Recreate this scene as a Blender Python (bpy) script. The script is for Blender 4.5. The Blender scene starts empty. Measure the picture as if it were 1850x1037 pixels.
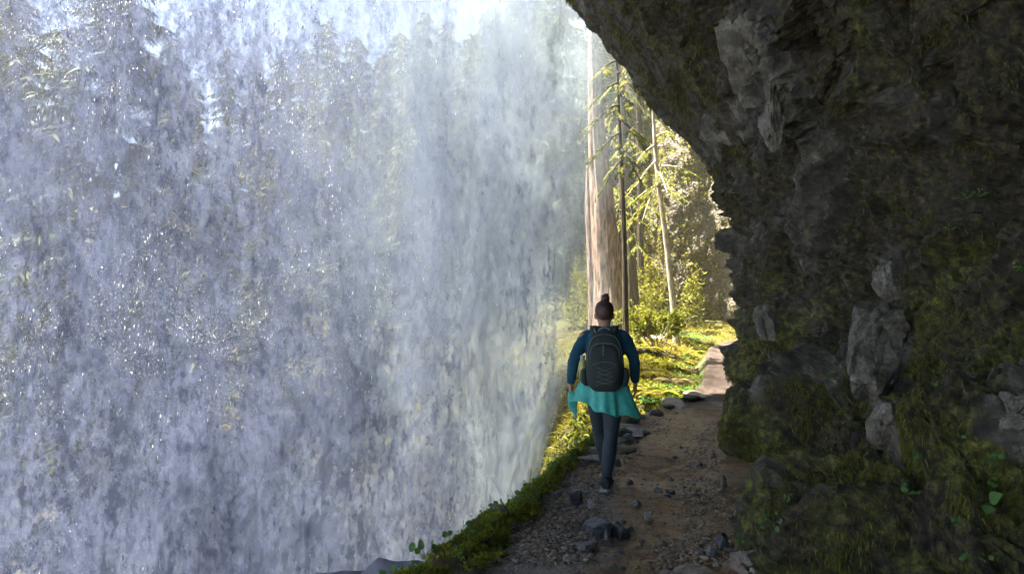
import bpy, bmesh, math, random
import numpy as np
from mathutils import Vector, Matrix

# ------------------------------------------------------------------ camera, world, sun, exposure
scene = bpy.context.scene
COL = scene.collection
F = 26.0 / 36.0 * 1850.0
CAM_Z = 1.55
PITCH = math.radians(1.8)
cam_data = bpy.data.cameras.new('camera')
cam_data.lens = 26.0
cam_data.sensor_width = 36.0
cam_data.clip_end = 2000.0
cam_data.clip_start = 0.05
cam = bpy.data.objects.new('camera', cam_data)
cam.location = (0, 0, CAM_Z)
cam.rotation_euler = (math.radians(90) + PITCH, 0, 0)
COL.objects.link(cam)
scene.camera = cam

SUN_EL = math.radians(68)
SUN_H = Vector((-0.97, 0.243))
world = bpy.data.worlds.new('World')
scene.world = world
world.use_nodes = True
wn = world.node_tree.nodes
wl = world.node_tree.links
bg = wn['Background']
sky = wn.new('ShaderNodeTexSky')
sky.sky_type = 'NISHITA'
sky.sun_disc = False
sky.altitude = 2500.0
sky.sun_elevation = SUN_EL
sky.sun_rotation = math.atan2(SUN_H.x, SUN_H.y)
sky.air_density = 0.75
sky.dust_density = 0.1
sky.ozone_density = 3.5
wl.new(sky.outputs[0], bg.inputs[0])
bg.inputs[1].default_value = 0.05

sun_data = bpy.data.lights.new('sun', 'SUN')
sun_data.energy = 5.0
sun_data.angle = math.radians(0.5)
sun_data.color = (1.0, 0.94, 0.82)
sun = bpy.data.objects.new('sun', sun_data)
to_sun = Vector((SUN_H.x * math.cos(SUN_EL), SUN_H.y * math.cos(SUN_EL), math.sin(SUN_EL)))
sun.rotation_euler = (-to_sun).to_track_quat('-Z', 'Y').to_euler()
sun.location = to_sun * 60
COL.objects.link(sun)

vs = scene.view_settings
vs.view_transform = 'Standard'
vs.look = 'None'
vs.exposure = 3.5
vs.gamma = 1.0
vs.use_curve_mapping = False
scene.render.engine = 'CYCLES'
cy = scene.cycles
cy.max_bounces = 6
cy.use_adaptive_sampling = True
cy.adaptive_threshold = 0.02
cy.diffuse_bounces = 3
cy.glossy_bounces = 2
cy.transmission_bounces = 4
cy.volume_bounces = 1
cy.transparent_max_bounces = 40
cy.caustics_reflective = False
cy.caustics_refractive = False
cy.sample_clamp_indirect = 6.0
cy.use_denoising = True

# ------------------------------------------------------------------ helpers
RNG = np.random.default_rng(7)

def P(px, py, d):
    """a pixel of the photograph at forward distance d (metres)"""
    u = (px - 925.0) / F
    v = (518.5 - py) / F
    y = math.cos(PITCH) - v * math.sin(PITCH)
    z = math.sin(PITCH) + v * math.cos(PITCH)
    k = d / y
    return np.array([u * k, d, CAM_Z + z * k])

def G(px, py, z=0.0):
    a = P(px, py, 1.0)
    k = (z - CAM_Z) / (a[2] - CAM_Z)
    return np.array([a[0] * k, k, z])

def _hash(ix, iy, iz, seed):
    h = (ix.astype(np.uint32) * np.uint32(374761393) + iy.astype(np.uint32) * np.uint32(668265263)
         + iz.astype(np.uint32) * np.uint32(2147483647) + np.uint32((seed * 1274126177) & 0xffffffff))
    h = (h ^ (h >> np.uint32(13))) * np.uint32(1274126177)
    h = h ^ (h >> np.uint32(16))
    return h

def noise3(p, seed=0):
    """gradient noise, about -1..1, p is (N,3)"""
    p = np.asarray(p, dtype=np.float64)
    i = np.floor(p).astype(np.int64)
    f = p - i
    w = f * f * f * (f * (f * 6 - 15) + 10)
    out = np.zeros(len(p))
    for dx in (0, 1):
        wx = w[:, 0] if dx else 1 - w[:, 0]
        for dy in (0, 1):
            wy = w[:, 1] if dy else 1 - w[:, 1]
            for dz in (0, 1):
                wz = w[:, 2] if dz else 1 - w[:, 2]
                h = _hash(i[:, 0] + dx, i[:, 1] + dy, i[:, 2] + dz, seed)
                gx = (h & np.uint32(1023)).astype(np.float64) / 511.5 - 1
                gy = ((h >> np.uint32(10)) & np.uint32(1023)).astype(np.float64) / 511.5 - 1
                gz = ((h >> np.uint32(20)) & np.uint32(1023)).astype(np.float64) / 511.5 - 1
                out += wx * wy * wz * (gx * (f[:, 0] - dx) + gy * (f[:, 1] - dy) + gz * (f[:, 2] - dz))
    return out * 1.4

def fbm(p, octaves=4, seed=0, gain=0.5, lac=2.03):
    p = np.asarray(p, dtype=np.float64)
    a, s, out = 1.0, 1.0, 0
    for o in range(octaves):
        out = out + a * noise3(p * s + o * 17.3, seed + o)
        a *= gain
        s *= lac
    return out

def worley(p, seed=0):
    """F1, F2 and the id of the nearest cell"""
    p = np.asarray(p, dtype=np.float64)
    i = np.floor(p).astype(np.int64)
    f1 = np.full(len(p), 9.0)
    f2 = np.full(len(p), 9.0)
    cid = np.zeros(len(p))
    for dx in (-1, 0, 1):
        for dy in (-1, 0, 1):
            for dz in (-1, 0, 1):
                c = i + np.array([dx, dy, dz])
                h = _hash(c[:, 0], c[:, 1], c[:, 2], seed)
                q = np.stack([(h & np.uint32(1023)) / 1023.0, ((h >> np.uint32(10)) & np.uint32(1023)) / 1023.0,
                              ((h >> np.uint32(20)) & np.uint32(1023)) / 1023.0], 1)
                d = np.linalg.norm(c + q - p, axis=1)
                near = d < f1
                f2 = np.where(near, f1, np.minimum(f2, d))
                cid = np.where(near, (h % np.uint32(9973)) / 9973.0, cid)
                f1 = np.where(near, d, f1)
    return f1, f2, cid

def sstep(a, b, x):
    t = np.clip((np.asarray(x, dtype=float) - a) / (b - a), 0, 1)
    return t * t * (3 - 2 * t)

def catmull(pts, n):
    pts = np.asarray(pts, dtype=float)
    q = np.vstack([2 * pts[0] - pts[1], pts, 2 * pts[-1] - pts[-2]])
    t = np.linspace(0, len(pts) - 1 - 1e-9, n)
    i = t.astype(int)
    f = (t - i)[:, None]
    a, b, c, d = q[i], q[i + 1], q[i + 2], q[i + 3]
    return 0.5 * (2 * b + (c - a) * f + (2 * a - 5 * b + 4 * c - d) * f ** 2 + (3 * b - a - 3 * c + d) * f ** 3)

def make_mesh(name, V, Fc, smooth=True):
    V = np.asarray(V, dtype=np.float32).reshape(-1, 3)
    me = bpy.data.meshes.new(name)
    if isinstance(Fc, np.ndarray):
        groups = [Fc]
    else:
        groups = [np.asarray(g) for g in Fc if len(g)]
    loops = np.concatenate([g.ravel() for g in groups]).astype(np.int32)
    tot = np.concatenate([np.full(len(g), g.shape[1]) for g in groups]).astype(np.int32)
    start = np.concatenate([[0], np.cumsum(tot)[:-1]]).astype(np.int32)
    me.vertices.add(len(V))
    me.vertices.foreach_set('co', V.ravel())
    me.loops.add(len(loops))
    me.loops.foreach_set('vertex_index', loops)
    me.polygons.add(len(tot))
    me.polygons.foreach_set('loop_start', start)
    me.polygons.foreach_set('loop_total', tot)
    me.polygons.foreach_set('use_smooth', np.full(len(tot), smooth))
    me.update(calc_edges=True)
    me.validate()
    return me

def link(name, me, mat=None, parent=None, loc=None):
    o = bpy.data.objects.new(name, me)
    COL.objects.link(o)
    if mat is not None and me is not None and len(me.materials) == 0:
        me.materials.append(mat)
    if parent is not None:
        o.parent = parent
    if loc is not None:
        o.location = loc
    return o

def tag(o, label, cat, group=None):
    o['label'] = label
    o['category'] = cat
    if group:
        o['group'] = group
    return o

def empty(name, loc=(0, 0, 0), rz=0.0):
    o = bpy.data.objects.new(name, None)
    o.location = loc
    o.rotation_euler = (0, 0, rz)
    COL.objects.link(o)
    return o

def vattr(me, name, vals):
    a = me.attributes.new(name, 'FLOAT', 'POINT')
    a.data.foreach_set('value', np.asarray(vals, dtype=np.float32))

def grid_faces(nu, nv):
    i, j = np.meshgrid(np.arange(nu - 1), np.arange(nv - 1), indexing='ij')
    a = i * nv + j
    return np.stack([a, a + nv, a + nv + 1, a + 1], -1).reshape(-1, 4)

class Soup:
    """collects triangle and quad geometry that becomes one mesh"""
    def __init__(self):
        self.V, self.T, self.Q, self.n = [], [], [], 0
    def add(self, V, T=None, Q=None):
        V = np.asarray(V, dtype=float).reshape(-1, 3)
        if T is not None and len(T):
            self.T.append(np.asarray(T) + self.n)
        if Q is not None and len(Q):
            self.Q.append(np.asarray(Q) + self.n)
        self.V.append(V)
        self.n += len(V)
        return self
    def tube(self, pts, rad, seg=8, cap=True):
        pts = np.asarray(pts, dtype=float)
        n = len(pts)
        rad = np.broadcast_to(np.asarray(rad, dtype=float), (n,))
        tan = np.gradient(pts, axis=0)
        tan /= np.linalg.norm(tan, axis=1)[:, None] + 1e-9
        ref = np.array([0, 0, 1.0]) if abs(tan[0][2]) < 0.9 else np.array([1.0, 0, 0])
        side = np.cross(tan, ref)
        side /= np.linalg.norm(side, axis=1)[:, None] + 1e-9
        up = np.cross(side, tan)
        a = np.linspace(0, 2 * np.pi, seg, endpoint=False)
        ring = pts[:, None, :] + rad[:, None, None] * (np.cos(a)[None, :, None] * side[:, None, :] + np.sin(a)[None, :, None] * up[:, None, :])
        V = ring.reshape(-1, 3)
        i, j = np.meshgrid(np.arange(n - 1), np.arange(seg), indexing='ij')
        q = np.stack([i * seg + j, i * seg + (j + 1) % seg, (i + 1) * seg + (j + 1) % seg, (i + 1) * seg + j], -1).reshape(-1, 4)
        T = []
        if cap:
            V = np.vstack([V, pts[0], pts[-1]])
            c0, c1 = n * seg, n * seg + 1
            for k in range(seg):
                T.append((c0, (k + 1) % seg, k))
                T.append((c1, (n - 1) * seg + k, (n - 1) * seg + (k + 1) % seg))
        return self.add(V, np.array(T) if T else None, q)
    def loft(self, C, RX, RY, X=(1, 0, 0), Y=(0, 1, 0), seg=20, power=2.0):
        """stack of (super)elliptic rings"""
        C = np.asarray(C, dtype=float)
        X = np.asarray(X, dtype=float); Y = np.asarray(Y, dtype=float)
        n = len(C)
        a = np.linspace(0, 2 * np.pi, seg, endpoint=False)
        ca = np.sign(np.cos(a)) * np.abs(np.cos(a)) ** (2 / power)
        sa = np.sign(np.sin(a)) * np.abs(np.sin(a)) ** (2 / power)
        ring = C[:, None, :] + np.asarray(RX)[:, None, None] * ca[None, :, None] * X + np.asarray(RY)[:, None, None] * sa[None, :, None] * Y
        V = np.vstack([ring.reshape(-1, 3), C[0], C[-1]])
        i, j = np.meshgrid(np.arange(n - 1), np.arange(seg), indexing='ij')
        q = np.stack([i * seg + j, i * seg + (j + 1) % seg, (i + 1) * seg + (j + 1) % seg, (i + 1) * seg + j], -1).reshape(-1, 4)
        T = []
        for k in range(seg):
            T.append((n * seg, (k + 1) % seg, k))
            T.append((n * seg + 1, (n - 1) * seg + k, (n - 1) * seg + (k + 1) % seg))
        return self.add(V, np.array(T), q)
    def mesh(self, name, smooth=True):
        g = []
        if self.T: g.append(np.concatenate(self.T))
        if self.Q: g.append(np.concatenate(self.Q))
        return make_mesh(name, np.concatenate(self.V), g, smooth)
    def build(self, name, mat, parent=None, smooth=True):
        return link(name, self.mesh(name, smooth), mat, parent)

def blades(base, direc, side, length, width, bend=None):
    """many two-segment tapering blades: (N,3) arrays -> V, T"""
    n = len(base)
    L = np.asarray(length).reshape(-1, 1); W = np.asarray(width).reshape(-1, 1)
    if bend is None: bend = np.zeros((n, 3))
    mid = base + direc * L * 0.55 + bend * L * 0.2
    tip = base + direc * L + bend * L * 0.75
    V = np.stack([base - side * W * 0.5, base + side * W * 0.5, mid + side * W * 0.45, mid - side * W * 0.45, tip], 1).reshape(-1, 3)
    o = np.arange(n)[:, None] * 5
    T = np.concatenate([o + np.array([0, 1, 2]), o + np.array([0, 2, 3]), o + np.array([3, 2, 4])])
    return V, T

def leaves(base, direc, side, length, width, fold=0.25):
    """many folded diamond leaves: base, tip and two sides"""
    nrm = np.cross(direc, side)
    L = np.asarray(length).reshape(-1, 1); W = np.asarray(width).reshape(-1, 1)
    mid = base + direc * L * 0.45
    V = np.stack([base, mid + side * W * 0.5 + nrm * W * fold, base + direc * L, mid - side * W * 0.5 + nrm * W * fold], 1).reshape(-1, 3)
    o = np.arange(len(base))[:, None] * 4
    T = np.concatenate([o + np.array([0, 1, 2]), o + np.array([0, 2, 3])])
    return V, T

def rand_dirs(n, rng=RNG):
    d = rng.normal(size=(n, 3))
    return d / np.linalg.norm(d, axis=1)[:, None]

def unit(v):
    v = np.asarray(v, dtype=float)
    return v / (np.linalg.norm(v, axis=-1, keepdims=True) + 1e-9)

def ico(sub):
    bm = bmesh.new()
    bmesh.ops.create_icosphere(bm, subdivisions=sub, radius=1.0)
    V = np.array([v.co[:] for v in bm.verts])
    T = np.array([[v.index for v in f.verts] for f in bm.faces])
    bm.free()
    return V, T
ICO = {k: ico(k) for k in (1, 2, 3, 4, 5)}

def rock_shape(seed, scale, sub=3, planes=14, rough=0.05, freq=2.5):
    """faceted broken rock: the sphere cut by random planes"""
    r = np.random.default_rng(seed)
    V, T = ICO[sub]
    n = rand_dirs(planes, r)
    d = r.uniform(0.55, 1.0, planes)
    dots = V @ n.T
    rad = np.min(np.where(dots > 0.05, d[None, :] / np.maximum(dots, 0.05), 9), axis=1)
    rad = np.minimum(rad, 1.25)
    W = V * rad[:, None]
    W = W * (1 + rough * fbm(W * freq + seed * 3.1, 4, seed))[:, None]
    return W * np.asarray(scale), T

# ------------------------------------------------------------------ materials
def mat(name):
    m = bpy.data.materials.new(name)
    m.use_nodes = True
    nt = m.node_tree
    for n in list(nt.nodes):
        nt.nodes.remove(n)
    return m, nt, nt.nodes, nt.links

class NT:
    def __init__(self, name):
        self.m, self.nt, self.n, self.l = mat(name)
        self.out = self.n.new('ShaderNodeOutputMaterial')
        self.tc = None
    def node(self, t, **kw):
        x = self.n.new(t)
        for k, v in kw.items():
            setattr(x, k, v)
        return x
    def set(self, sock, v):
        if hasattr(v, 'is_linked') or isinstance(v, bpy.types.NodeSocket):
            self.l.new(v, sock)
        else:
            sock.default_value = v
    def coord(self, kind='Object', scale=None, loc=None):
        if self.tc is None:
            self.tc = self.node('ShaderNodeTexCoord')
        s = self.tc.outputs[kind]
        if scale is None and loc is None:
            return s
        mp = self.node('ShaderNodeMapping')
        self.l.new(s, mp.inputs[0])
        if scale is not None: mp.inputs['Scale'].default_value = scale
        if loc is not None: mp.inputs['Location'].default_value = loc
        return mp.outputs[0]
    def noise(self, co, scale, detail=4.0, rough=0.55, dist=0.0):
        x = self.node('ShaderNodeTexNoise')
        self.l.new(co, x.inputs['Vector'])
        x.inputs['Scale'].default_value = scale
        x.inputs['Detail'].default_value = detail
        x.inputs['Roughness'].default_value = rough
        x.inputs['Distortion'].default_value = dist
        return x.outputs[0]
    def voronoi(self, co, scale, feature='F1'):
        x = self.node('ShaderNodeTexVoronoi')
        x.feature = feature
        self.l.new(co, x.inputs['Vector'])
        x.inputs['Scale'].default_value = scale
        return x.outputs['Distance']
    def math(self, op, a, b=None, c=None, clamp=False):
        x = self.node('ShaderNodeMath', operation=op, use_clamp=clamp)
        self.set(x.inputs[0], a)
        if b is not None: self.set(x.inputs[1], b)
        if c is not None: self.set(x.inputs[2], c)
        return x.outputs[0]
    def ramp(self, fac, stops, interp='LINEAR'):
        x = self.node('ShaderNodeValToRGB')
        x.color_ramp.interpolation = interp
        e = x.color_ramp.elements
        while len(e) < len(stops): e.new(0.5)
        for k, (p, c) in enumerate(stops):
            e[k].position = p
            e[k].color = (c[0], c[1], c[2], 1) if hasattr(c, '__len__') else (c, c, c, 1)
        self.l.new(fac, x.inputs[0])
        return x.outputs[0]
    def remap(self, v, a, b, c=0.0, d=1.0, smooth=True):
        x = self.node('ShaderNodeMapRange')
        x.interpolation_type = 'SMOOTHSTEP' if smooth else 'LINEAR'
        self.l.new(v, x.inputs[0])
        for k, q in zip((1, 2, 3, 4), (a, b, c, d)): x.inputs[k].default_value = q
        return x.outputs[0]
    def mix(self, fac, a, b, blend='MIX'):
        x = self.node('ShaderNodeMix', data_type='RGBA', blend_type=blend)
        self.set(x.inputs[0], fac)
        self.set(x.inputs[6], a if not isinstance(a, tuple) or len(a) == 4 else (*a, 1))
        self.set(x.inputs[7], b if not isinstance(b, tuple) or len(b) == 4 else (*b, 1))
        return x.outputs[2]
    def attr(self, name):
        x = self.node('ShaderNodeAttribute', attribute_name=name)
        return x.outputs['Fac']
    def bump(self, h, strength=0.5, dist=0.02):
        x = self.node('ShaderNodeBump')
        x.inputs['Strength'].default_value = strength
        x.inputs['Distance'].default_value = dist
        self.l.new(h, x.inputs['Height'])
        return x.outputs[0]
    def principled(self, color, rough=0.8, normal=None, spec=0.5):
        x = self.node('ShaderNodeBsdfPrincipled')
        self.set(x.inputs['Base Color'], color if not isinstance(color, tuple) else (*color[:3], 1))
        self.set(x.inputs['Roughness'], rough)
        x.inputs['Specular IOR Level'].default_value = spec
        if normal is not None: self.l.new(normal, x.inputs['Normal'])
        return x.outputs[0]
    def mixsh(self, fac, a, b):
        x = self.node('ShaderNodeMixShader')
        self.set(x.inputs[0], fac)
        self.l.new(a, x.inputs[1]); self.l.new(b, x.inputs[2])
        return x.outputs[0]
    def done(self, sh):
        self.l.new(sh, self.out.inputs['Surface'])
        return self.m

def leaf_mat(name, c1, c2, c3, trans=0.45, scale=1.2, rough=0.6):
    t = NT(name)
    geo = t.node('ShaderNodeNewGeometry')
    co = t.coord('Object')
    n = t.noise(co, scale, 3)
    big = t.ramp(n, [(0.32, c1), (0.5, c2), (0.68, c3)])
    isl = t.node('ShaderNodeHueSaturation')
    t.l.new(big, isl.inputs['Color'])
    t.l.new(t.math('MULTIPLY_ADD', geo.outputs['Random Per Island'], 0.9, 0.55), isl.inputs['Value'])
    t.l.new(t.math('MULTIPLY_ADD', geo.outputs['Random Per Island'], 0.05, 0.475), isl.inputs['Hue'])
    col = isl.outputs[0]
    d = t.principled(col, rough, spec=0.3)
    tr = t.node('ShaderNodeBsdfTranslucent')
    t.l.new(col, tr.inputs[0])
    return t.done(t.mixsh(trans, d, tr.outputs[0]))

def cliff_mat():
    t = NT('mossy_basalt')
    co = t.coord('Object')
    big = t.noise(co, 0.9, 5, 0.6)
    fine = t.noise(co, 17, 6, 0.72)
    mid = t.noise(co, 4.5, 5, 0.6, 0.4)
    rock = t.ramp(mid, [(0.34, (0.022, 0.017, 0.010)), (0.48, (0.075, 0.060, 0.038)), (0.58, (0.155, 0.130, 0.090)), (0.72, (0.27, 0.235, 0.175))])
    rock = t.mix(t.remap(fine, 0.35, 0.65, 0, 0.6), rock, (0.06, 0.052, 0.045))
    moss = t.ramp(fine, [(0.36, (0.018, 0.017, 0.003)), (0.5, (0.085, 0.080, 0.012)), (0.64, (0.22, 0.205, 0.03))])
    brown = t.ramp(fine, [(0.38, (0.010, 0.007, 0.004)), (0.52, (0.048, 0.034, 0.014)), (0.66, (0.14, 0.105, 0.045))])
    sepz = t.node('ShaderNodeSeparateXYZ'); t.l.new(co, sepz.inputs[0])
    hgt = t.remap(sepz.outputs[2], 0.8, 3.0, -0.06, 0.16)  # browner upwards: its own brown, plus cave shade put into the colour
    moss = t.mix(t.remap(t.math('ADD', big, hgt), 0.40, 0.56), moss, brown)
    m = t.math('ADD', t.attr('moss'), t.math('MULTIPLY', t.math('SUBTRACT', mid, 0.5), 1.1))
    m = t.remap(m, 0.40, 0.54)
    col = t.mix(m, rock, moss)
    rough = t.remap(fine, 0.3, 0.7, 0.42, 0.9)
    h = t.math('ADD', t.math('MULTIPLY', mid, 1.0), t.math('MULTIPLY', fine, 0.6))
    crack = t.voronoi(co, 9.0)
    h = t.math('ADD', h, t.math('MULTIPLY', crack, 0.9))
    nb = t.bump(h, 1.0, 0.06)
    return t.done(t.principled(col, rough, nb, 0.45))

def rock_mat(name, dark, mid_, light, scale=6.0, rough=0.7, moss=0.0, wet=False):
    t = NT(name)
    co = t.coord('Object')
    info = t.node('ShaderNodeObjectInfo')
    vadd = t.node('ShaderNodeVectorMath', operation='ADD')
    t.l.new(co, vadd.inputs[0])
    comb = t.node('ShaderNodeCombineXYZ')
    t.l.new(t.math('MULTIPLY', info.outputs['Random'], 37.0), comb.inputs[0])
    t.l.new(comb.outputs[0], vadd.inputs[1])
    co = vadd.outputs[0]
    a = t.noise(co, scale, 6, 0.62, 0.3)
    b = t.noise(co, scale * 6, 4, 0.6)
    col = t.ramp(a, [(0.3, dark), (0.5, mid_), (0.7, light)])
    col = t.mix(t.remap(b, 0.4, 0.7, 0, 0.55), col, dark)
    if moss:
        geo = t.node('ShaderNodeNewGeometry')
        sep = t.node('ShaderNodeSeparateXYZ')
        t.l.new(geo.outputs['Normal'], sep.inputs[0])
        f = t.remap(t.math('ADD', sep.outputs[2], t.math('MULTIPLY', a, 1.2)), 0.9 - moss, 1.3 - moss)
        mc = t.ramp(b, [(0.35, (0.02, 0.025, 0.005)), (0.65, (0.09, 0.10, 0.02))])
        col = t.mix(f, col, mc)
    h = t.math('ADD', a, t.math('MULTIPLY', b, 0.35))
    return t.done(t.principled(col, rough, t.bump(h, 0.7, 0.03), 0.5 if wet else 0.35))

def path_mat():
    t = NT('trodden_earth')
    co = t.coord('Object')
    big = t.noise(co, 0.7, 4)
    mid = t.noise(co, 6, 5, 0.6)
    fine = t.noise(co, 60, 4, 0.7)
    peb = t.voronoi(co, 45)
    earth = t.ramp(mid, [(0.3, (0.12, 0.060, 0.020)), (0.5, (0.27, 0.145, 0.048)), (0.72, (0.40, 0.24, 0.09))])
    grav = t.ramp(fine, [(0.3, (0.08, 0.06, 0.045)), (0.5, (0.24, 0.195, 0.15)), (0.72, (0.42, 0.35, 0.28))])
    f = t.remap(t.math('ADD', t.attr('gravel'), t.math('MULTIPLY', t.math('SUBTRACT', mid, 0.5), 0.7)), 0.4, 0.65)
    col = t.mix(f, earth, grav)
    col = t.mix(t.remap(fine, 0.5, 0.7, 0, 0.3), col, (0.05, 0.03, 0.014))
    col = t.mix(t.attr('far_shade'), col, t.ramp(fine, [(0.35, (0.020, 0.011, 0.006)), (0.55, (0.05, 0.028, 0.016)), (0.7, (0.09, 0.055, 0.034))]))  # far stretch darkened, its shade mixed into the earth colour
    mo = t.ramp(fine, [(0.35, (0.025, 0.03, 0.006)), (0.65, (0.09, 0.105, 0.02))])
    col = t.mix(t.remap(t.math('ADD', t.attr('mossy'), t.math('MULTIPLY', t.math('SUBTRACT', mid, 0.5), 0.8)), 0.4, 0.65), col, mo)
    h = t.math('ADD', t.math('MULTIPLY', peb, -0.8), t.math('ADD', fine, t.math('MULTIPLY', mid, 0.8)))
    return t.done(t.principled(col, t.remap(big, 0.4, 0.6, 0.28, 0.7), t.bump(h, 0.8, 0.02), 0.5))

def ground_mat():
    t = NT('forest_floor')
    co = t.coord('Object')
    a = t.noise(co, 0.5, 5, 0.6)
    b = t.noise(co, 6, 5, 0.65)
    col = t.ramp(b, [(0.3, (0.03, 0.028, 0.010)), (0.5, (0.085, 0.085, 0.022)), (0.7, (0.16, 0.15, 0.04))])
    col = t.mix(t.remap(a, 0.45, 0.62, 0, 0.8), col, t.ramp(b, [(0.3, (0.03, 0.02, 0.012)), (0.7, (0.13, 0.095, 0.055))]))
    col = t.mix(t.attr('wetrock'), col, t.ramp(b, [(0.3, (0.02, 0.02, 0.022)), (0.7, (0.10, 0.10, 0.11))]))
    return t.done(t.principled(col, 0.9, t.bump(b, 0.8, 0.1), 0.2))

def bark_mat(name, dark, light, zscale=0.12, scale=18):
    t = NT(name)
    co = t.coord('Object', scale=(1, 1, zscale))
    a = t.noise(co, scale, 5, 0.6, 0.2)
    b = t.noise(t.coord('Object'), 3.0, 4)
    col = t.ramp(a, [(0.36, dark), (0.6, light)])
    col = t.mix(t.remap(b, 0.5, 0.7, 0, 0.35), col, tuple(0.5 * (x + y) for x, y in zip(dark, light)))
    return t.done(t.principled(col, 0.9, t.bump(a, 1.0, 0.05), 0.15))

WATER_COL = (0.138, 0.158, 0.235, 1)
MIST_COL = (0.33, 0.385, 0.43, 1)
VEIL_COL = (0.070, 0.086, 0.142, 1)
def water_mat(k):
    t = NT('falling_water')
    dens = t.attr('water_amount')
    n = t.noise(t.coord('UV', scale=(1.0, 0.45, 1), loc=(k * 3.1, -k * 5.7, 0)), 6.5, 3, 0.80, 0.0)
    a = t.math('ADD', t.math('MULTIPLY', t.math('SUBTRACT', n, 0.5), t.attr('sparkle')), dens)
    a = t.math('MULTIPLY', t.remap(a, 0.22, 0.82, 0.0, 0.88), t.attr('fade'))
    col = WATER_COL
    d = t.node('ShaderNodeBsdfDiffuse'); d.inputs[0].default_value = col
    tr = t.node('ShaderNodeBsdfTranslucent'); tr.inputs[0].default_value = col
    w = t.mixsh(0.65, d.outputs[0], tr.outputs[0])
    tp = t.node('ShaderNodeBsdfTransparent')
    return t.done(t.mixsh(a, tp.outputs[0], w))

def drop_mat():
    t = NT('water_drops')
    d = t.node('ShaderNodeBsdfDiffuse'); d.inputs[0].default_value = (0.62, 0.65, 0.70, 1)
    tr = t.node('ShaderNodeBsdfTranslucent'); tr.inputs[0].default_value = (0.62, 0.65, 0.70, 1)
    g = t.node('ShaderNodeBsdfGlossy'); g.inputs['Roughness'].default_value = 0.25
    w = t.mixsh(0.5, d.outputs[0], tr.outputs[0])
    return t.done(t.mixsh(0.25, w, g.outputs[0]))

def mist_mat(density):
    t = NT('spray_mist')
    v = t.node('ShaderNodeVolumePrincipled')
    v.inputs['Color'].default_value = (0.93, 0.95, 0.97, 1)
    v.inputs['Density'].default_value = density
    v.inputs['Anisotropy'].default_value = 0.25
    t.l.new(v.outputs[0], t.out.inputs['Volume'])
    return t.m

def plain(name, color, rough=0.7, spec=0.4, nscale=40, var=0.35, bump=0.3, sheen=0.0):
    t = NT(name)
    co = t.coord('Object')
    a = t.noise(co, nscale, 4, 0.6)
    b = t.noise(co, nscale * 0.15, 3, 0.6)
    c = t.mix(t.remap(a, 0.35, 0.65), tuple(x * (1 - var) for x in color), tuple(min(1, x * (1 + var)) for x in color))
    c = t.mix(t.remap(b, 0.4, 0.65, 0, 0.4), c, tuple(x * 0.65 for x in color))
    return t.done(t.principled(c, rough, t.bump(a, bump, 0.004), spec))

M = {}
M['cliff'] = cliff_mat()
M['slab'] = rock_mat('bare_grey_basalt', (0.032, 0.025, 0.016), (0.115, 0.096, 0.068), (0.245, 0.215, 0.165), 7.0, 0.45)
M['mossrock'] = rock_mat('mossy_boulder', (0.03, 0.028, 0.026), (0.10, 0.095, 0.09), (0.2, 0.19, 0.18), 4.0, 0.7, 0.35)
M['darkrock'] = rock_mat('dark_wet_stone', (0.012, 0.012, 0.013), (0.045, 0.043, 0.044), (0.13, 0.13, 0.135), 9.0, 0.35, 0, True)
M['tanrock'] = rock_mat('tan_stone', (0.07, 0.05, 0.035), (0.20, 0.155, 0.115), (0.33, 0.27, 0.21), 7.0, 0.5, 0, True)
M['greyrock'] = rock_mat('grey_stone', (0.05, 0.043, 0.036), (0.18, 0.165, 0.145), (0.36, 0.34, 0.31), 8.0, 0.5)
M['purplerock'] = rock_mat('wet_purple_grey_boulder', (0.10, 0.095, 0.12), (0.19, 0.18, 0.22), (0.27, 0.26, 0.30), 2.0, 0.6)
M['path'] = path_mat()
M['ground'] = ground_mat()
M['gravel'] = rock_mat('gravel', (0.03, 0.027, 0.026), (0.115, 0.105, 0.10), (0.25, 0.235, 0.225), 9.0, 0.6)
M['moss'] = leaf_mat('hanging_moss', (0.06, 0.052, 0.009), (0.13, 0.12, 0.018), (0.17, 0.16, 0.03), 0.3, 0.9, 0.85)
M['edgemoss'] = leaf_mat('bright_moss', (0.17, 0.17, 0.015), (0.28, 0.30, 0.025), (0.34, 0.37, 0.05), 0.4, 3.0, 0.8)
M['sprig'] = leaf_mat('fresh_leaf', (0.07, 0.15, 0.03), (0.11, 0.22, 0.05), (0.15, 0.27, 0.07), 0.4, 2.0, 0.45)
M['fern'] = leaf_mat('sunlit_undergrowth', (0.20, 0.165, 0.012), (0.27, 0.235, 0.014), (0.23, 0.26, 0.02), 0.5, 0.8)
M['straw'] = leaf_mat('dry_fern', (0.20, 0.15, 0.055), (0.26, 0.19, 0.08), (0.20, 0.17, 0.04), 0.4, 1.0)
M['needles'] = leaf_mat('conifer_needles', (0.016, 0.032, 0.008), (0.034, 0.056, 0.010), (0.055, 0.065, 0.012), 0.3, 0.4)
M['litneedles'] = leaf_mat('sunlit_hemlock_needles', (0.10, 0.12, 0.008), (0.17, 0.175, 0.010), (0.23, 0.21, 0.014), 0.5, 0.8)  # yellow of the sunlight put into the needle colour
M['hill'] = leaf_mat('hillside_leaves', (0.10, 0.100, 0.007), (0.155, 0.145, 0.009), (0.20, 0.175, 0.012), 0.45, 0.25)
M['sunlit_needles'] = leaf_mat('sunlit_conifer_needles', (0.10, 0.11, 0.007), (0.17, 0.165, 0.010), (0.23, 0.205, 0.014), 0.5, 0.3)  # sunlit copy of the conifer needles, light put into the colour
M['bark_red'] = bark_mat('reddish_bark', (0.08, 0.048, 0.032), (0.36, 0.25, 0.185), 0.18, 13)
M['bark_dark'] = bark_mat('dark_bark', (0.02, 0.016, 0.012), (0.085, 0.065, 0.045))
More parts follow.
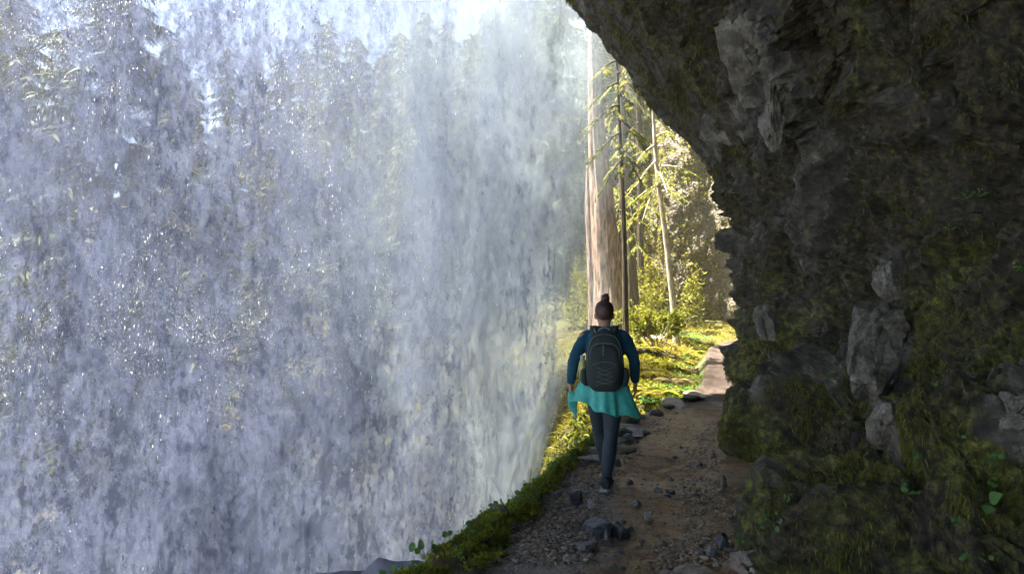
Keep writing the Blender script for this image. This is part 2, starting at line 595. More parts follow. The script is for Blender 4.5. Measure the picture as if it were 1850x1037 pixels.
M['bark_pale'] = bark_mat('pale_bark', (0.20, 0.15, 0.10), (0.52, 0.45, 0.36), 0.3, 12)
M['twig'] = bark_mat('twig_bark', (0.03, 0.018, 0.013), (0.12, 0.075, 0.055), 1.0, 30)
M['bushtwig'] = bark_mat('shrub_bark', (0.10, 0.075, 0.04), (0.30, 0.24, 0.14), 1.0, 20)
M['drops'] = drop_mat()

# ------------------------------------------------------------------ ground plan
EDGE = catmull([(-9, -22), (-4.6, -10), (-2.4, -1), (-1.45, 2.5), (-0.62, 4.35), (-0.2, 5.35), (0.34, 6.95), (0.8, 8.4),
                (1.45, 9.9), (2.6, 12.2), (3.75, 14.6), (5.5, 20.5), (7.6, 24.8), (10.5, 26.2), (22, 26.2)], 600)
FOOT = catmull([(-5.5, -22), (-1.6, -10), (1.2, -1), (1.42, 2.6), (1.55, 4.35), (1.72, 5.3), (2.0, 6.6), (2.25, 7.7),
                (2.45, 8.7), (3.3, 11), (4.75, 14.4), (7.0, 20), (9.4, 23.4), (13, 24.2), (22, 24.2)], 600)

def edge_dist(x, y):
    """signed distance to the outer path edge, positive on the falls side"""
    x = np.atleast_1d(x).astype(float); y = np.atleast_1d(y).astype(float)
    out = np.empty(len(x))
    E = EDGE[::3]
    T = unit(np.gradient(E, axis=0))
    for a in range(0, len(x), 20000):
        p = np.stack([x[a:a + 20000], y[a:a + 20000]], 1)
        d = p[:, None, :] - E[None]
        dd = (d ** 2).sum(2)
        k = dd.argmin(1)
        v = d[np.arange(len(p)), k]
        s = T[k][:, 0] * v[:, 1] - T[k][:, 1] * v[:, 0]
        out[a:a + 20000] = np.sign(s) * np.sqrt(dd[np.arange(len(p)), k])
    return out

def ground_z(x, y):
    x = np.atleast_1d(np.asarray(x, dtype=float)); y = np.atleast_1d(np.asarray(y, dtype=float))
    l = edge_dist(x, y)
    far = sstep(10.3, 13.5, y)
    hill = np.maximum(0, y - 44) * 0.20 * sstep(44, 60, y)
    bench = 0.75 * sstep(11.5, 20, y) * sstep(0.1, 1.6, l) + 1.6 * sstep(26, 36, y) + np.clip(y - 32, 0, 60) * 0.30
    basin = -9 + 10 * sstep(23, 44, y) + hill
    drop_near = sstep(-0.5, 1.3, l) ** 0.7
    drop_far = sstep(0, 1, (l - 1.6 - np.maximum(0, y - 14) * 0.36) / (3.4 + np.maximum(0, y - 14) * 0.3))
    m = drop_near * (1 - far) + drop_far * far
    z = bench * (1 - m) + basin * m - 0.10 * np.clip(l, 0, 4) * far * (1 - m)
    z = np.where(l < 0, np.where(y < 27, np.minimum(z, 0) * (l > -0.5) - 0.35, z), z)
    p = np.stack([x, y, np.zeros_like(x)], 1)
    amp = 0.10 + 0.5 * sstep(20, 60, np.hypot(x, y))
    z = z + fbm(p * 0.45, 4, 3) * amp * sstep(0.0, 1.0, l)
    return z

def spaced(a, b, n, focus, power=2.2):
    t = np.linspace(-1, 1, n)
    s = np.sign(t) * np.abs(t) ** power
    return np.where(s < 0, focus + s * (focus - a), focus + s * (b - focus))

gx = spaced(-150, 150, 300, 2.5, 2.4)
gy = spaced(-70, 170, 300, 15.0, 2.4)
GX, GY = np.meshgrid(gx, gy, indexing='ij')
gz = ground_z(GX.ravel(), GY.ravel())
me = make_mesh('ground', np.stack([GX.ravel(), GY.ravel(), gz], 1), grid_faces(300, 300))
lg = edge_dist(GX.ravel(), GY.ravel())
vattr(me, 'wetrock', sstep(0.3, 1.2, lg) * (1 - sstep(9.5, 13, GY.ravel())) + sstep(-3, -6, gz) * 0.8)
ground = link('ground', me, M['ground'])
ground['kind'] = 'structure'

# plunge pool below the falls
a = np.linspace(0, 2 * np.pi, 64, endpoint=False)
pool_r = 1 + 0.12 * np.sin(3 * a + 1) + 0.07 * np.sin(5 * a)
Vp = np.stack([-7 + 15 * pool_r * np.cos(a), 17 + 8 * pool_r * np.sin(a), np.full(64, -8.3)], 1)
Vp = np.vstack([Vp, [[-7, 17, -8.3]]])
t = NT('pool_water')
nb = t.bump(t.noise(t.coord('Object'), 3.0, 5), 0.8, 0.15)
M['pool'] = t.done(t.principled((0.25, 0.30, 0.31), 0.12, nb, 0.5))
pool = link('pool', make_mesh('pool', Vp, np.array([(64, k, (k + 1) % 64) for k in range(64)])), M['pool'])
pool['kind'] = 'structure'

# ------------------------------------------------------------------ path on the ledge
NP_, NT_ = 760, 70
s = np.linspace(0.14, 0.985, NP_) * 599
def samp(C, s):
    i = np.clip(s.astype(int), 0, 598); f = (s - i)[:, None]
    return C[i] * (1 - f) + C[i + 1] * f
Ea, Fa = samp(EDGE, s), samp(FOOT, s)
nrm = unit(Ea - Fa)
tt = np.linspace(-0.55, 1.0, NT_)      # negative: over the edge, 1: under the wall
XY = np.where(tt[None, :, None] < 0, Ea[:, None] - tt[None, :, None] * nrm[:, None] * 0.55, Ea[:, None] * (1 - tt[None, :, None]) + (Fa[:, None] - nrm[:, None] * 0.8) * tt[None, :, None])
x, y = XY[..., 0].ravel(), XY[..., 1].ravel()
tq = np.broadcast_to(tt[None], (NP_, NT_)).ravel()
pp = np.stack([x, y, np.zeros_like(x)], 1)
z = 0.05 * noise3(pp * 0.9, 5) + 0.022 * fbm(pp * 4, 3, 9) + 0.010 * fbm(pp * 18, 2, 21)
z -= 0.05 * np.exp(-((tq - 0.45) / 0.2) ** 2)
z += 0.06 * np.exp(-((tq - 0.03) / 0.06) ** 2) * (0.6 + noise3(pp * 1.7, 8))
z -= np.where(tq < 0, (-tq) * 4.2 * (1 - 0.85 * sstep(10.5, 12.5, y)), 0)
z += 0.5 * sstep(11.5, 21, y)
PATH_XYZ = np.stack([x, y, z], 1).reshape(NP_, NT_, 3)
me = make_mesh('path', PATH_XYZ.reshape(-1, 3), grid_faces(NP_, NT_)[:, ::-1])
grav = sstep(9.0, 5.0, y) * (0.75 * np.exp(-((tq - 0.2) / 0.22) ** 2) + 0.05) + 0.35 * np.exp(-((tq - 0.75) / 0.12) ** 2) + 0.16 * noise3(pp * 1.3, 30)
vattr(me, 'gravel', np.clip(grav, 0, 1))
vattr(me, 'mossy', np.clip(sstep(0.06, -0.12, tq) * 0.9, 0, 1))
vattr(me, 'far_shade', sstep(11.0, 13.2, y + 0.6 * noise3(pp * 1.5, 44)))  # mask for the shade painted on the far stretch
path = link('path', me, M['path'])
path['kind'] = 'structure'

from bisect import bisect
def path_z(x, y):
    d = (PATH_XYZ[::2, :, 0] - x) ** 2 + (PATH_XYZ[::2, :, 1] - y) ** 2
    k = np.unravel_index(d.argmin(), d.shape)
    return PATH_XYZ[::2][k][2]

# ------------------------------------------------------------------ cliff with overhang, lip and plateau
RAILS = [
 # foot
 [(1.6,-20,-.3),(1.35,-1,-.3),(1.6,2.8,-.3),(1.75,4.35,-.25),(2.15,6.6,-.25),(2.58,8.75,-.3),(3.45,11,-.3),(4.95,14.4,-.3),(7.2,20,-.3),(10,24.2,-.3)],
 [(1.9,-20,.35),(1.9,-1,.35),(2.05,2.8,.38),(2.05,4.4,.40),(2.38,6.6,.42),(2.66,8.75,.30),(3.3,11,.3),(4.8,14.4,.3),(7.1,20,.3),(9.9,24.2,.3)],
 # top of the mossy toe
 [(2.6,-20,1.0),(2.9,-1,1.0),(3.1,2.7,1.05),(2.95,4.6,1.05),(2.82,6.8,.95),(2.86,8.95,.8),(3.45,11.2,.7),(4.95,14.5,.7),(7.2,20,.7),(10,24.2,.7)],
 # wall
 [(3.0,-20,1.8),(3.3,-1,1.9),(3.7,2.5,1.9),(3.35,4.7,1.85),(2.98,6.9,1.8),(2.90,9.1,1.7),(3.5,11.3,1.8),(5.0,14.5,1.8),(7.2,20,1.8),(10,24.2,1.8)],
 [(3.0,-20,3.3),(3.3,-1,3.3),(3.75,2.4,3.3),(3.35,4.7,3.3),(3.02,7.0,3.2),(2.92,9.35,3.15),(3.55,11.5,3.3),(5.0,14.6,3.6),(7.2,20,4.0),(10,24.2,4)],
 # overhang
 [(2.5,-20,4.3),(2.6,-1,4.3),(2.9,2.4,4.3),(2.65,4.7,4.15),(2.45,7.1,3.9),(2.56,9.8,3.80),(3.2,12.0,4.3),(5.0,15.0,5),(8.5,19,6),(14,21,6)],
 [(1.4,-20,5.4),(1.5,-1,5.4),(1.7,2.4,5.3),(1.7,4.7,5.1),(1.65,7.6,4.8),(2.12,10.7,4.50),(3.0,13.0,5.7),(5.0,16,6.8),(9,19,7.6),(15,21,8)],
 [(0,-20,6.6),(0,-1,6.6),(.3,2.4,6.5),(.35,4.9,6.4),(.6,8.2,6.1),(1.60,11.3,5.50),(2.8,13.8,7.0),(5.0,17,8.5),(9.2,19.5,9.0),(15.5,21,9.6)],
 [(-2,-20,8.2),(-2,-1,8.2),(-1.9,2.4,8.1),(-1.7,5.4,8.0),(-1.0,9.0,7.7),(1.02,12.0,6.68),(2.4,15,9.0),(4.6,18,10),(9.4,19.8,10.3),(16,21.5,11)],
 [(-6,-20,10),(-6,-2,10),(-5.5,2.6,10),(-4.6,6.0,9.9),(-3.6,9.8,9.7),(-.8,13.0,9.2),(1.9,15.2,10.7),(4.4,17.3,11),(9.5,20.2,11.2),(16,21.8,11.6)],
 # lip
 [(-27,-18,11.6),(-19,-3,11.6),(-13,3.4,11.6),(-9.4,6.0,11.6),(-5.9,9.3,11.5),(-2.0,12.8,11.5),(1.4,15.4,11.6),(4.2,17.4,11.7),(9.5,20.5,11.8),(16,22,12)],
 [(-27.3,-17.5,13.2),(-19.3,-2.5,13.2),(-13.3,3.9,13.2),(-9.4,6.2,13.2),(-5.9,9.5,13.2),(-2.0,13.0,13.2),(1.4,15.6,13.2),(4.2,17.6,13.3),(9.5,20.7,13.4),(16,22.2,13.5)],
 # plateau
 [(-10,-30,14),(-6,-14,14),(-2,-8,14),(0,-4,14),(4,0,14),(8,4,14.5),(11,8,14.5),(13,11,14.5),(15,15,15),(20,18,15)],
 [(60,-40,19),(60,-30,19),(60,-20,19),(60,-12,19),(60,-5,19),(60,0,19),(60,6,19),(60,12,19),(60,20,19),(60,30,19)],
]
NU = 620
RN = np.stack([catmull(r, NU) for r in RAILS])           # rails x NU x 3
# concentrate stations on the part in view
tw = np.concatenate([np.linspace(0, 0.18, 60, endpoint=False), np.linspace(0.18, 0.62, 470, endpoint=False), np.linspace(0.62, 1, 90)]) * (NU - 1)
ti = np.clip(tw.astype(int), 0, NU - 2); tf = (tw - ti)[None, :, None]
RN = RN[:, ti] * (1 - tf) + RN[:, ti + 1] * tf
NV = 430
seg_w = np.array([0.6, 1.1, 1.1, 1.6, 1.2, 1.2, 1.3, 1.2, 0.9, 0.6, 0.2, 0.25, 0.25])
par = np.concatenate([[0], np.cumsum(seg_w)]); par = par / par[-1]
vv = np.interp(np.linspace(0, 1, NV), par, np.arange(len(RAILS)))
q = np.concatenate([2 * RN[:1] - RN[1:2], RN, 2 * RN[-1:] - RN[-2:-1]])
vi = np.clip(vv.astype(int), 0, len(RAILS) - 2); f = (vv - vi)[:, None, None]
A_, B_, C_, D_ = q[vi], q[vi + 1], q[vi + 2], q[vi + 3]
S = 0.5 * (2 * B_ + (C_ - A_) * f + (2 * A_ - 5 * B_ + 4 * C_ - D_) * f ** 2 + (3 * B_ - A_ - 3 * C_ + D_) * f ** 3)
S = S.transpose(1, 0, 2)                                   # NU x NV x 3
du = np.gradient(S, axis=0); dv = np.gradient(S, axis=1)
N = unit(np.cross(du, dv))
if N[NU // 2, NV // 3, 0] > 0: N = -N
flat = S.reshape(-1, 3); Nf = N.reshape(-1, 3)
def cliff_disp(p):
    warp = p + 0.35 * np.stack([noise3(p * 1.1, 41), noise3(p * 1.1, 42), noise3(p * 1.1, 43)], 1)
    sq = warp * np.array([1.0, 1.0, 0.5])
    f1, f2, cid = worley(sq * 1.05, 50)
    g1, g2, gid = worley(sq * 3.1, 51)
    h1, h2, hid = worley(warp * 8.0, 52)
    d = 0.30 * fbm(p * 0.55, 3, 60) + 0.55 * (cid - 0.5) * sstep(0.0, 0.16, f2 - f1) - 0.12 * (1 - sstep(0, 0.12, f2 - f1))
    d += 0.26 * (gid - 0.5) * sstep(0, 0.10, g2 - g1) - 0.06 * (1 - sstep(0, 0.12, g2 - g1))
    d += 0.090 * (hid - 0.5) * sstep(0, 0.16, h2 - h1)
    d += 0.07 * fbm(p * 6, 4, 70, 0.6)
    return d, cid, gid
d, cid, gid = cliff_disp(flat)
yy, zz = flat[:, 1], flat[:, 2]
vq = np.broadcast_to(vv[None], (NU, NV)).ravel()
amp = 1.0 - 0.72 * sstep(3.6, 5.0, vq) * sstep(6.5, 9.0, yy)
flatD = flat + Nf * (d * amp)[:, None]
def pixel_of(p):
    """photo pixel of world points, to find what the cliff shows at a pixel"""
    p = np.asarray(p, dtype=float).reshape(-1, 3)
    q = p - np.array([0, 0, CAM_Z])
    yc = q[:, 1] * math.cos(PITCH) + q[:, 2] * math.sin(PITCH)
    zc = -q[:, 1] * math.sin(PITCH) + q[:, 2] * math.cos(PITCH)
    yc = np.where(yc < 0.05, 1e9, yc)
    return np.stack([925 + F * q[:, 0] / yc, 518.5 - F * zc / yc, yc], 1)
_pp = pixel_of(flatD)
def seen_at(bx, by):
    kk = np.where((_pp[:, 0] - bx) ** 2 + (_pp[:, 1] - by) ** 2 < 14 ** 2)[0]
    return flatD[kk[_pp[kk, 2].argmin()]] if len(kk) else None
# hollows (negative) and swells of the rock: px, py, radius, depth
FORMS = [(1490, 800, .26, -.38), (1440, 832, .20, -.32), (1645, 650, .15, -.28), (1290, 165, .34, -.45), (1275, 60, .35, -.3), (1400, 485, .2, -.2), (1420, 600, .13, -.22),
         (1640, 300, .2, -.22), (1590, 180, .2, -.28), (1565, 830, .18, -.28), (1830, 330, .3, -.25), (1740, 640, .2, -.15), (1690, 800, .14, -.2), (1500, 130, .25, -.25),
         (1350, 690, .3, .02), (1395, 760, .32, .05), (1720, 900, .45, .12), (1345, 150, .3, .14), (1250, 130, .4, .1), (1572, 600, .25, .12)]
_add = np.zeros(len(flatD))
for (bx, by, br_, dp_) in FORMS:
    c0 = seen_at(bx, by)
    if c0 is not None:
        dd_ = np.linalg.norm((flatD - c0) * np.array([1, 1, 0.7]), axis=1)
        _add += dp_ * np.exp(-(dd_ / br_) ** 2)
flatD = flatD + Nf * _add[:, None]
# moss everywhere except on faces that hold fresh rock
mossm = 0.72 + 0.30 * noise3(flat * 0.8, 81) - 0.5 * (gid > 0.93) - 0.25 * (cid > 0.95) + 0.4 * sstep(1.2, 0.4, zz)
BARE = [(1345, 90, .35), (1370, 190, .35), (1325, 230, .3), (1572, 620, .30), (1585, 500, .16), (1375, 590, .15), (1350, 690, .15), (1480, 660, .16),
        (1835, 745, .15), (1690, 210, .12), (1590, 770, .16), (1350, 420, .15), (1395, 640, .1), (1410, 380, .14), (1330, 330, .2)]
_pp = pixel_of(flatD)
for (bx, by, br_) in BARE:
    c0 = seen_at(bx, by)
    if c0 is None: continue
    dd_ = np.linalg.norm((flatD - c0) * np.array([1, 1, 0.5]), axis=1)
    mossm -= 0.8 * np.exp(-(dd_ / br_) ** 2)
mossm = np.clip(mossm, 0.02, 1.2)
CLV, CLF = flatD, grid_faces(NU, NV)
me = make_mesh('cliff', CLV, CLF, False)
vattr(me, 'moss', mossm)
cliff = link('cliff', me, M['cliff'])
cliff['kind'] = 'structure'
CL3 = CLV.reshape(NU, NV, 3)
CN = unit(np.cross(np.gradient(CL3, axis=0), np.gradient(CL3, axis=1)))
if CN[NU // 2, NV // 3, 0] > 0: CN = -CN
MOSS3 = mossm.reshape(NU, NV)

_pix = pixel_of(CLV)
def cliff_at(px, py):
    """point and normal on the cliff seen nearest at a photo pixel"""
    d2 = (_pix[:, 0] - px) ** 2 + (_pix[:, 1] - py) ** 2
    k = np.where(d2 < 14 ** 2)[0]
    if len(k) == 0:
        k = np.array([d2.argmin()])
    k = k[_pix[k, 2].argmin()]
    return CLV[k].copy(), CN.reshape(-1, 3)[k].copy()

# bare rock pieces standing out of the moss
SLABS = [ # px, py, width m, height m, depth m, seed, tilt
    (1570, 615, 0.42, 0.78, 0.34, 11, -0.10), (1588, 505, 0.22, 0.30, 0.14, 12, 0.1), (1588, 775, 0.26, 0.26, 0.20, 13, 0.0),
    (1378, 600, 0.20, 0.50, 0.16, 14, 0.15), (1838, 745, 0.20, 0.16, 0.14, 17, 0.0), (1345, 120, 0.40, 0.8, 0.16, 18, 0.05),
    (1372, 220, 0.30, 0.6, 0.13, 19, -0.08), (1300, 258, 0.40, 0.2, 0.2, 21, -0.5)]
for (px, py, w, h, dp, sd, tl) in SLABS:
    p, n = cliff_at(px, py)
    n = unit(n * 0.6 + unit(np.array([-0.75, -0.6, 0.1])) * 0.6)
    V, T = ICO[5]
    rs = np.random.default_rng(sd)
    rad = np.minimum(1.3, 0.86 / np.abs(V).max(1))
    pn = rand_dirs(10, rs); dt = V @ pn.T
    rad = np.minimum(rad, np.min(np.where(dt > 0.05, rs.uniform(0.72, 1.0, 10)[None] / np.maximum(dt, 0.05), 9), 1))
    V = V * rad[:, None]
    _, g2_, gi_ = worley(V * np.array([2.2, 2.2, 1.6]) + sd, sd)
    V = V * (1 + 0.20 * (gi_ - 0.5) + 0.07 * fbm(V * 3.0 + sd, 4, sd, 0.6))[:, None]
    up = np.array([0, 0, 1.0]); sx = unit(np.cross(up, n)); up2 = np.cross(n, sx)
    c, s_ = math.cos(tl), math.sin(tl)
    ax, az = sx * c + up2 * s_, up2 * c - sx * s_
    W = V[:, :1] * ax * w * 0.62 + V[:, 2:] * az * h * 0.62 + V[:, 1:2] * n * dp * 0.7
    o = link('rock_slab', make_mesh('rock_slab', W, T, False), M['slab'], cliff)
    o.location = p - n * dp * (0.22 if sd == 11 else 0.40)

# hanging moss on the cliff
def scatter_grid(P3, N3, weight, count, rng):
    """random points on a grid surface, weight per cell"""
    a = P3[:-1, :-1]; b = P3[1:, :-1]; c = P3[:-1, 1:]
    area = np.linalg.norm(np.cross(b - a, c - a), axis=2)
    w = (area * weight[:-1, :-1]).ravel()
    k = rng.choice(len(w), count, p=w / w.sum())
    i, j = np.unravel_index(k, area.shape)
    u = rng.random((count, 1)); v = rng.random((count, 1))
    p = P3[i, j] * (1 - u) * (1 - v) + P3[i + 1, j] * u * (1 - v) + P3[i, j + 1] * (1 - u) * v + P3[i + 1, j + 1] * u * v
    return p, N3[i, j]
pix3 = pixel_of(CLV).reshape(NU, NV, 3)
inview = (pix3[..., 0] > 980) & (pix3[..., 0] < 1960) & (pix3[..., 1] > -90) & (pix3[..., 1] < 1120) & (pix3[..., 2] < 16)
near_w = 1.0 / np.maximum(pix3[..., 2], 2.2) ** 1.3
tuft = noise3(CLV * 2.2, 91).reshape(NU, NV) + 0.6 * noise3(CLV * 6.0, 92).reshape(NU, NV)
wgt = inview * (MOSS3 > 0.55) * near_w * np.clip(0.1 + tuft, 0.01, 1.5) * (0.3 + 1.3 * sstep(1.7, 0.9, CL3[..., 2]) + 0.5 * sstep(3.4, 4.2, CL3[..., 2]) * sstep(6, 9, CL3[..., 1]))
r = np.random.default_rng(3)
n = 90000
p, nn = scatter_grid(CL3, CN, wgt, n, r)
down = np.array([0, 0, -1.0])
direc = unit(nn * r.uniform(0.15, 0.9, (n, 1)) + down * r.uniform(0.2, 1.0, (n, 1)) + rand_dirs(n, r) * 0.55)
side = unit(np.cross(direc, rand_dirs(n, r)))
dist = np.linalg.norm(p, axis=1)
L = r.uniform(0.010, 0.034, n) * (0.6 + dist * 0.09)
V, T = blades(p, direc, side, L, L * r.uniform(0.12, 0.3, n), np.tile(down, (n, 1)))
o = link('moss', make_mesh('moss', V, T), M['moss'], cliff)
o['kind'] = 'stuff'

# ------------------------------------------------------------------ waterfall
CUR = catmull([(-24, -3.5), (-15, 4.0), (-9.2, 8.6), (-4.2, 12.9), (-0.4, 16.2), (1.9, 18.0)], 400)
arc = np.concatenate([[0], np.cumsum(np.linalg.norm(np.diff(CUR, axis=0), axis=1))])
ARC = arc[-1]
def cur_pt(sarc, off):
    i = np.interp(sarc, arc, np.arange(400))
    x = np.interp(i, np.arange(400), CUR[:, 0]); y = np.interp(i, np.arange(400), CUR[:, 1])
    tx = np.gradient(CUR, axis=0); tx = unit(tx)
    nx = np.interp(i, np.arange(400), -tx[:, 1]); ny = np.interp(i, np.arange(400), tx[:, 0])
    return x + nx * off, y + ny * off
VEILS = []
waterfall = empty('waterfall', (0, 0, 0))
waterfall['kind'] = 'structure'
WU, WV = 330, 190
su = np.linspace(0, ARC, WU); sz = np.linspace(-9.5, 12.0, WV)
SU, SZ = np.meshgrid(su, sz, indexing='ij')
def water_density(sa, z, k=0):
    end = ARC - sa                      # metres from the right-hand end
    d = 0.16 + 0.24 * sstep(17, 10.0, end) - 0.08 * sstep(8, 3.5, end) + 0.22 * np.exp(-((end - 2.6) / 0.5) ** 2) * sstep(-1, 5, z) + 0.16 * np.exp(-((end - 4.6) / 0.4) ** 2)
    p = np.stack([sa.ravel() * 0.55, z.ravel() * 0.12, np.full(sa.size, k * 3.3)], 1)
    d = d + 0.20 * noise3(p, 5).reshape(sa.shape) * (1 - 0.7 * sstep(8, 4, end))
    q = np.stack([sa.ravel(), z.ravel() * 0.4, np.full(sa.size, k * 0.9)], 1)
    d = d + (0.24 - 0.14 * sstep(8, 4, end)) * fbm(q * 0.55, 2, 27).reshape(sa.shape)
    d = d - 0.12 * sstep(4.5, 9.0, z) + 0.10 * sstep(2.5, -3, z)
    q = np.stack([sa.ravel(), z.ravel() * 0.55, np.full(sa.size, k * 7.7)], 1)
    d = d + (0.36 - 0.16 * sstep(9, 4, end)) * fbm(q * 1.3, 3, 25, 0.6).reshape(sa.shape)
    q = np.stack([sa.ravel(), z.ravel() * 0.06, np.full(sa.size, k * 1.9)], 1)
    d = d + 0.12 * fbm(q * 2.2, 2, 26, 0.6).reshape(sa.shape)
    return d
for k in range(4):
    off = -0.7 + 0.45 * k
    p = np.stack([SU.ravel() * 0.6, SZ.ravel() * 0.15, np.full(SU.size, k * 5.0)], 1)
    ripple = 0.16 * noise3(p, 15)
    fall = 0.010 * (12 - SZ.ravel()) ** 1.5
    x, y = cur_pt(SU.ravel(), off + ripple + fall * 0.4)
    me = make_mesh('water_sheet', np.stack([x, y, SZ.ravel()], 1), grid_faces(WU, WV))
    uv = me.uv_layers.new(name='uv')
    li = np.empty(len(me.loops), dtype=np.int32); me.loops.foreach_get('vertex_index', li)
    uvs = np.stack([SU.ravel(), SZ.ravel()], 1)[li]
    uv.data.foreach_set('uv', uvs.astype(np.float32).ravel())
    end = ARC - SU
    wob = 0.35 * noise3(np.stack([SZ.ravel() * 0.35, np.full(SZ.size, k * 2.7), np.zeros(SZ.size)], 1), 19).reshape(SU.shape)
    vattr(me, 'water_amount', water_density(SU, SZ, k).ravel())
    vattr(me, 'sparkle', (1.45 + 0.65 * sstep(5.0, 11, end) + 0.0 * SZ).ravel())
    vattr(me, 'fade', (sstep(0.3, 1.5, end - 0.15 * k + wob) * (1 - 0.9 * sstep(9.3, 10.5, SZ))).ravel())
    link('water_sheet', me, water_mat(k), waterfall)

# thin veil of spray hanging over the whole curtain
for k in range(2):
    Au, Zu = np.meshgrid(np.linspace(3, ARC, 150), np.linspace(-9.5, 10.5, 110), indexing='ij')
    x, y = cur_pt(Au.ravel(), -1.15 + 2.0 * k + 0.25 * noise3(np.stack([Au.ravel() * 0.3, Zu.ravel() * 0.2, np.full(Au.size, 9.0 * k)], 1), 4))
    me = make_mesh('spray_sheet', np.stack([x, y, Zu.ravel()], 1), grid_faces(150, 110))
    q = np.stack([Au.ravel(), Zu.ravel() * 0.45, np.full(Au.size, 5.5 * k)], 1)
    e = (ARC - Au).ravel()
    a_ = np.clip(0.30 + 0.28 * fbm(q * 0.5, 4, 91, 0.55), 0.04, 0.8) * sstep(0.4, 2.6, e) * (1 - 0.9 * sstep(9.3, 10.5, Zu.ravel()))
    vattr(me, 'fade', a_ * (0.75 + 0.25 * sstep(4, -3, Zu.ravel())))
    VEILS.append(me)

# flying drops
r = np.random.default_rng(12)
n = 300000
sa = r.uniform(ARC * 0.25, ARC - 0.3, n); zz_ = r.uniform(-4.5, 9.5, n)
q = np.stack([sa, zz_ * 0.6, np.zeros(n)], 1)
wcl = 1.3 * noise3(q * 0.55, 31) + 1.1 * noise3(q * 1.7, 32) + 0.7 * noise3(q * 5, 33)
endw = 0.06 + sstep(4.0, 10, ARC - sa)
keep = (wcl * 0.9 + r.normal(0, 0.22, n)) > 0.62 - 0.25 * endw
keep &= r.random(n) < endw
sa, zz_ = sa[keep], zz_[keep]
n = len(sa)
x, y = cur_pt(sa, r.normal(-0.4, 0.55, n))
sz_ = np.clip(r.lognormal(-5.35, 0.45, n), 0.002, 0.014)
octv = np.array([[1, 0, 0], [0, 1, 0], [-1, 0, 0], [0, -1, 0], [0, 0, 1], [0, 0, -1]], dtype=float)
octf = np.array([[0, 1, 4], [1, 2, 4], [2, 3, 4], [3, 0, 4], [1, 0, 5], [2, 1, 5], [3, 2, 5], [0, 3, 5]])
st = np.stack([sz_, sz_, sz_ * r.uniform(1.5, 7.0, n)], 1)
V = (np.stack([x, y, zz_], 1)[:, None] + octv[None] * st[:, None] + r.normal(0, 0.25, (n, 6, 3)) * sz_[:, None, None]).reshape(-1, 3)
T = (np.arange(n)[:, None, None] * 6 + octf[None]).reshape(-1, 3)
print('drops', n)
o = link('water_drops', make_mesh('water_drops', V, T), M['drops'], waterfall)
o['kind'] = 'stuff'

# spray drifting along the right-hand end of the falls
def mist_sheet_mat(k, MIST_COL=MIST_COL):
    t = NT('drifting_spray')
    a = t.attr('fade')
    col = MIST_COL
    d = t.node('ShaderNodeBsdfDiffuse'); d.inputs[0].default_value = col
    tr = t.node('ShaderNodeBsdfTranslucent'); tr.inputs[0].default_value = col
    tp = t.node('ShaderNodeBsdfTransparent')
    return t.done(t.mixsh(a, tp.outputs[0], t.mixsh(0.75, d.outputs[0], tr.outputs[0])))
MU, MV = 110, 100
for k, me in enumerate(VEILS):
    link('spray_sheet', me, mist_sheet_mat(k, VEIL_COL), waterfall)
for k in range(3):
    su2 = np.linspace(ARC - 9.0, ARC + 2.2, MU); sz2 = np.linspace(-9, 10, MV)
    A2, Z2 = np.meshgrid(su2, sz2, indexing='ij')
    p = np.stack([A2.ravel() * 0.3, Z2.ravel() * 0.2, np.full(A2.size, k * 4.0)], 1)
    over = np.maximum(0, A2.ravel() - ARC + 0.01)
    x, y = cur_pt(np.minimum(A2.ravel(), ARC - 0.01), -1.1 + 0.9 * k + 0.4 * noise3(p, 77))
    x = x + over * 0.75; y = y + over * 0.66
    me = make_mesh('spray_sheet', np.stack([x, y, Z2.ravel()], 1), grid_faces(MU, MV))
    uv = me.uv_layers.new(name='uv')
    li = np.empty(len(me.loops), dtype=np.int32); me.loops.foreach_get('vertex_index', li)
    uv.data.foreach_set('uv', np.stack([A2.ravel(), Z2.ravel()], 1)[li].astype(np.float32).ravel())
    e = ARC - A2
    wob = 0.8 * noise3(np.stack([A2.ravel() * 0.4, Z2.ravel() * 0.4, np.full(A2.size, 3.0 * k)], 1), 55).reshape(A2.shape)
    fade = (0.35 * sstep(9.0, 6.0, e + wob) + 0.65 * sstep(6.5, 2.5, e + wob)) * sstep(0.1, 1.3, e + wob * 0.4) * (0.72 + 0.28 * sstep(6, -2, Z2))
    fade = fade + 0.10 * sstep(-2.1, -0.9, e) * sstep(1.6, 0.2, e) * sstep(3.6, 5.6, Z2)
    q = np.stack([A2.ravel(), Z2.ravel() * 0.5, np.full(A2.size, 9.1 * k)], 1)
    tex = np.clip(0.56 + 0.42 * fbm(q * 0.55, 4, 29, 0.6), 0, 1).reshape(A2.shape)
    vattr(me, 'fade', np.clip(fade * tex * 0.80 * (1 - 0.9 * sstep(9.3, 10.5, Z2)), 0, 0.55).ravel())
    link('spray_sheet', me, mist_sheet_mat(k), waterfall)

#@@NEXT

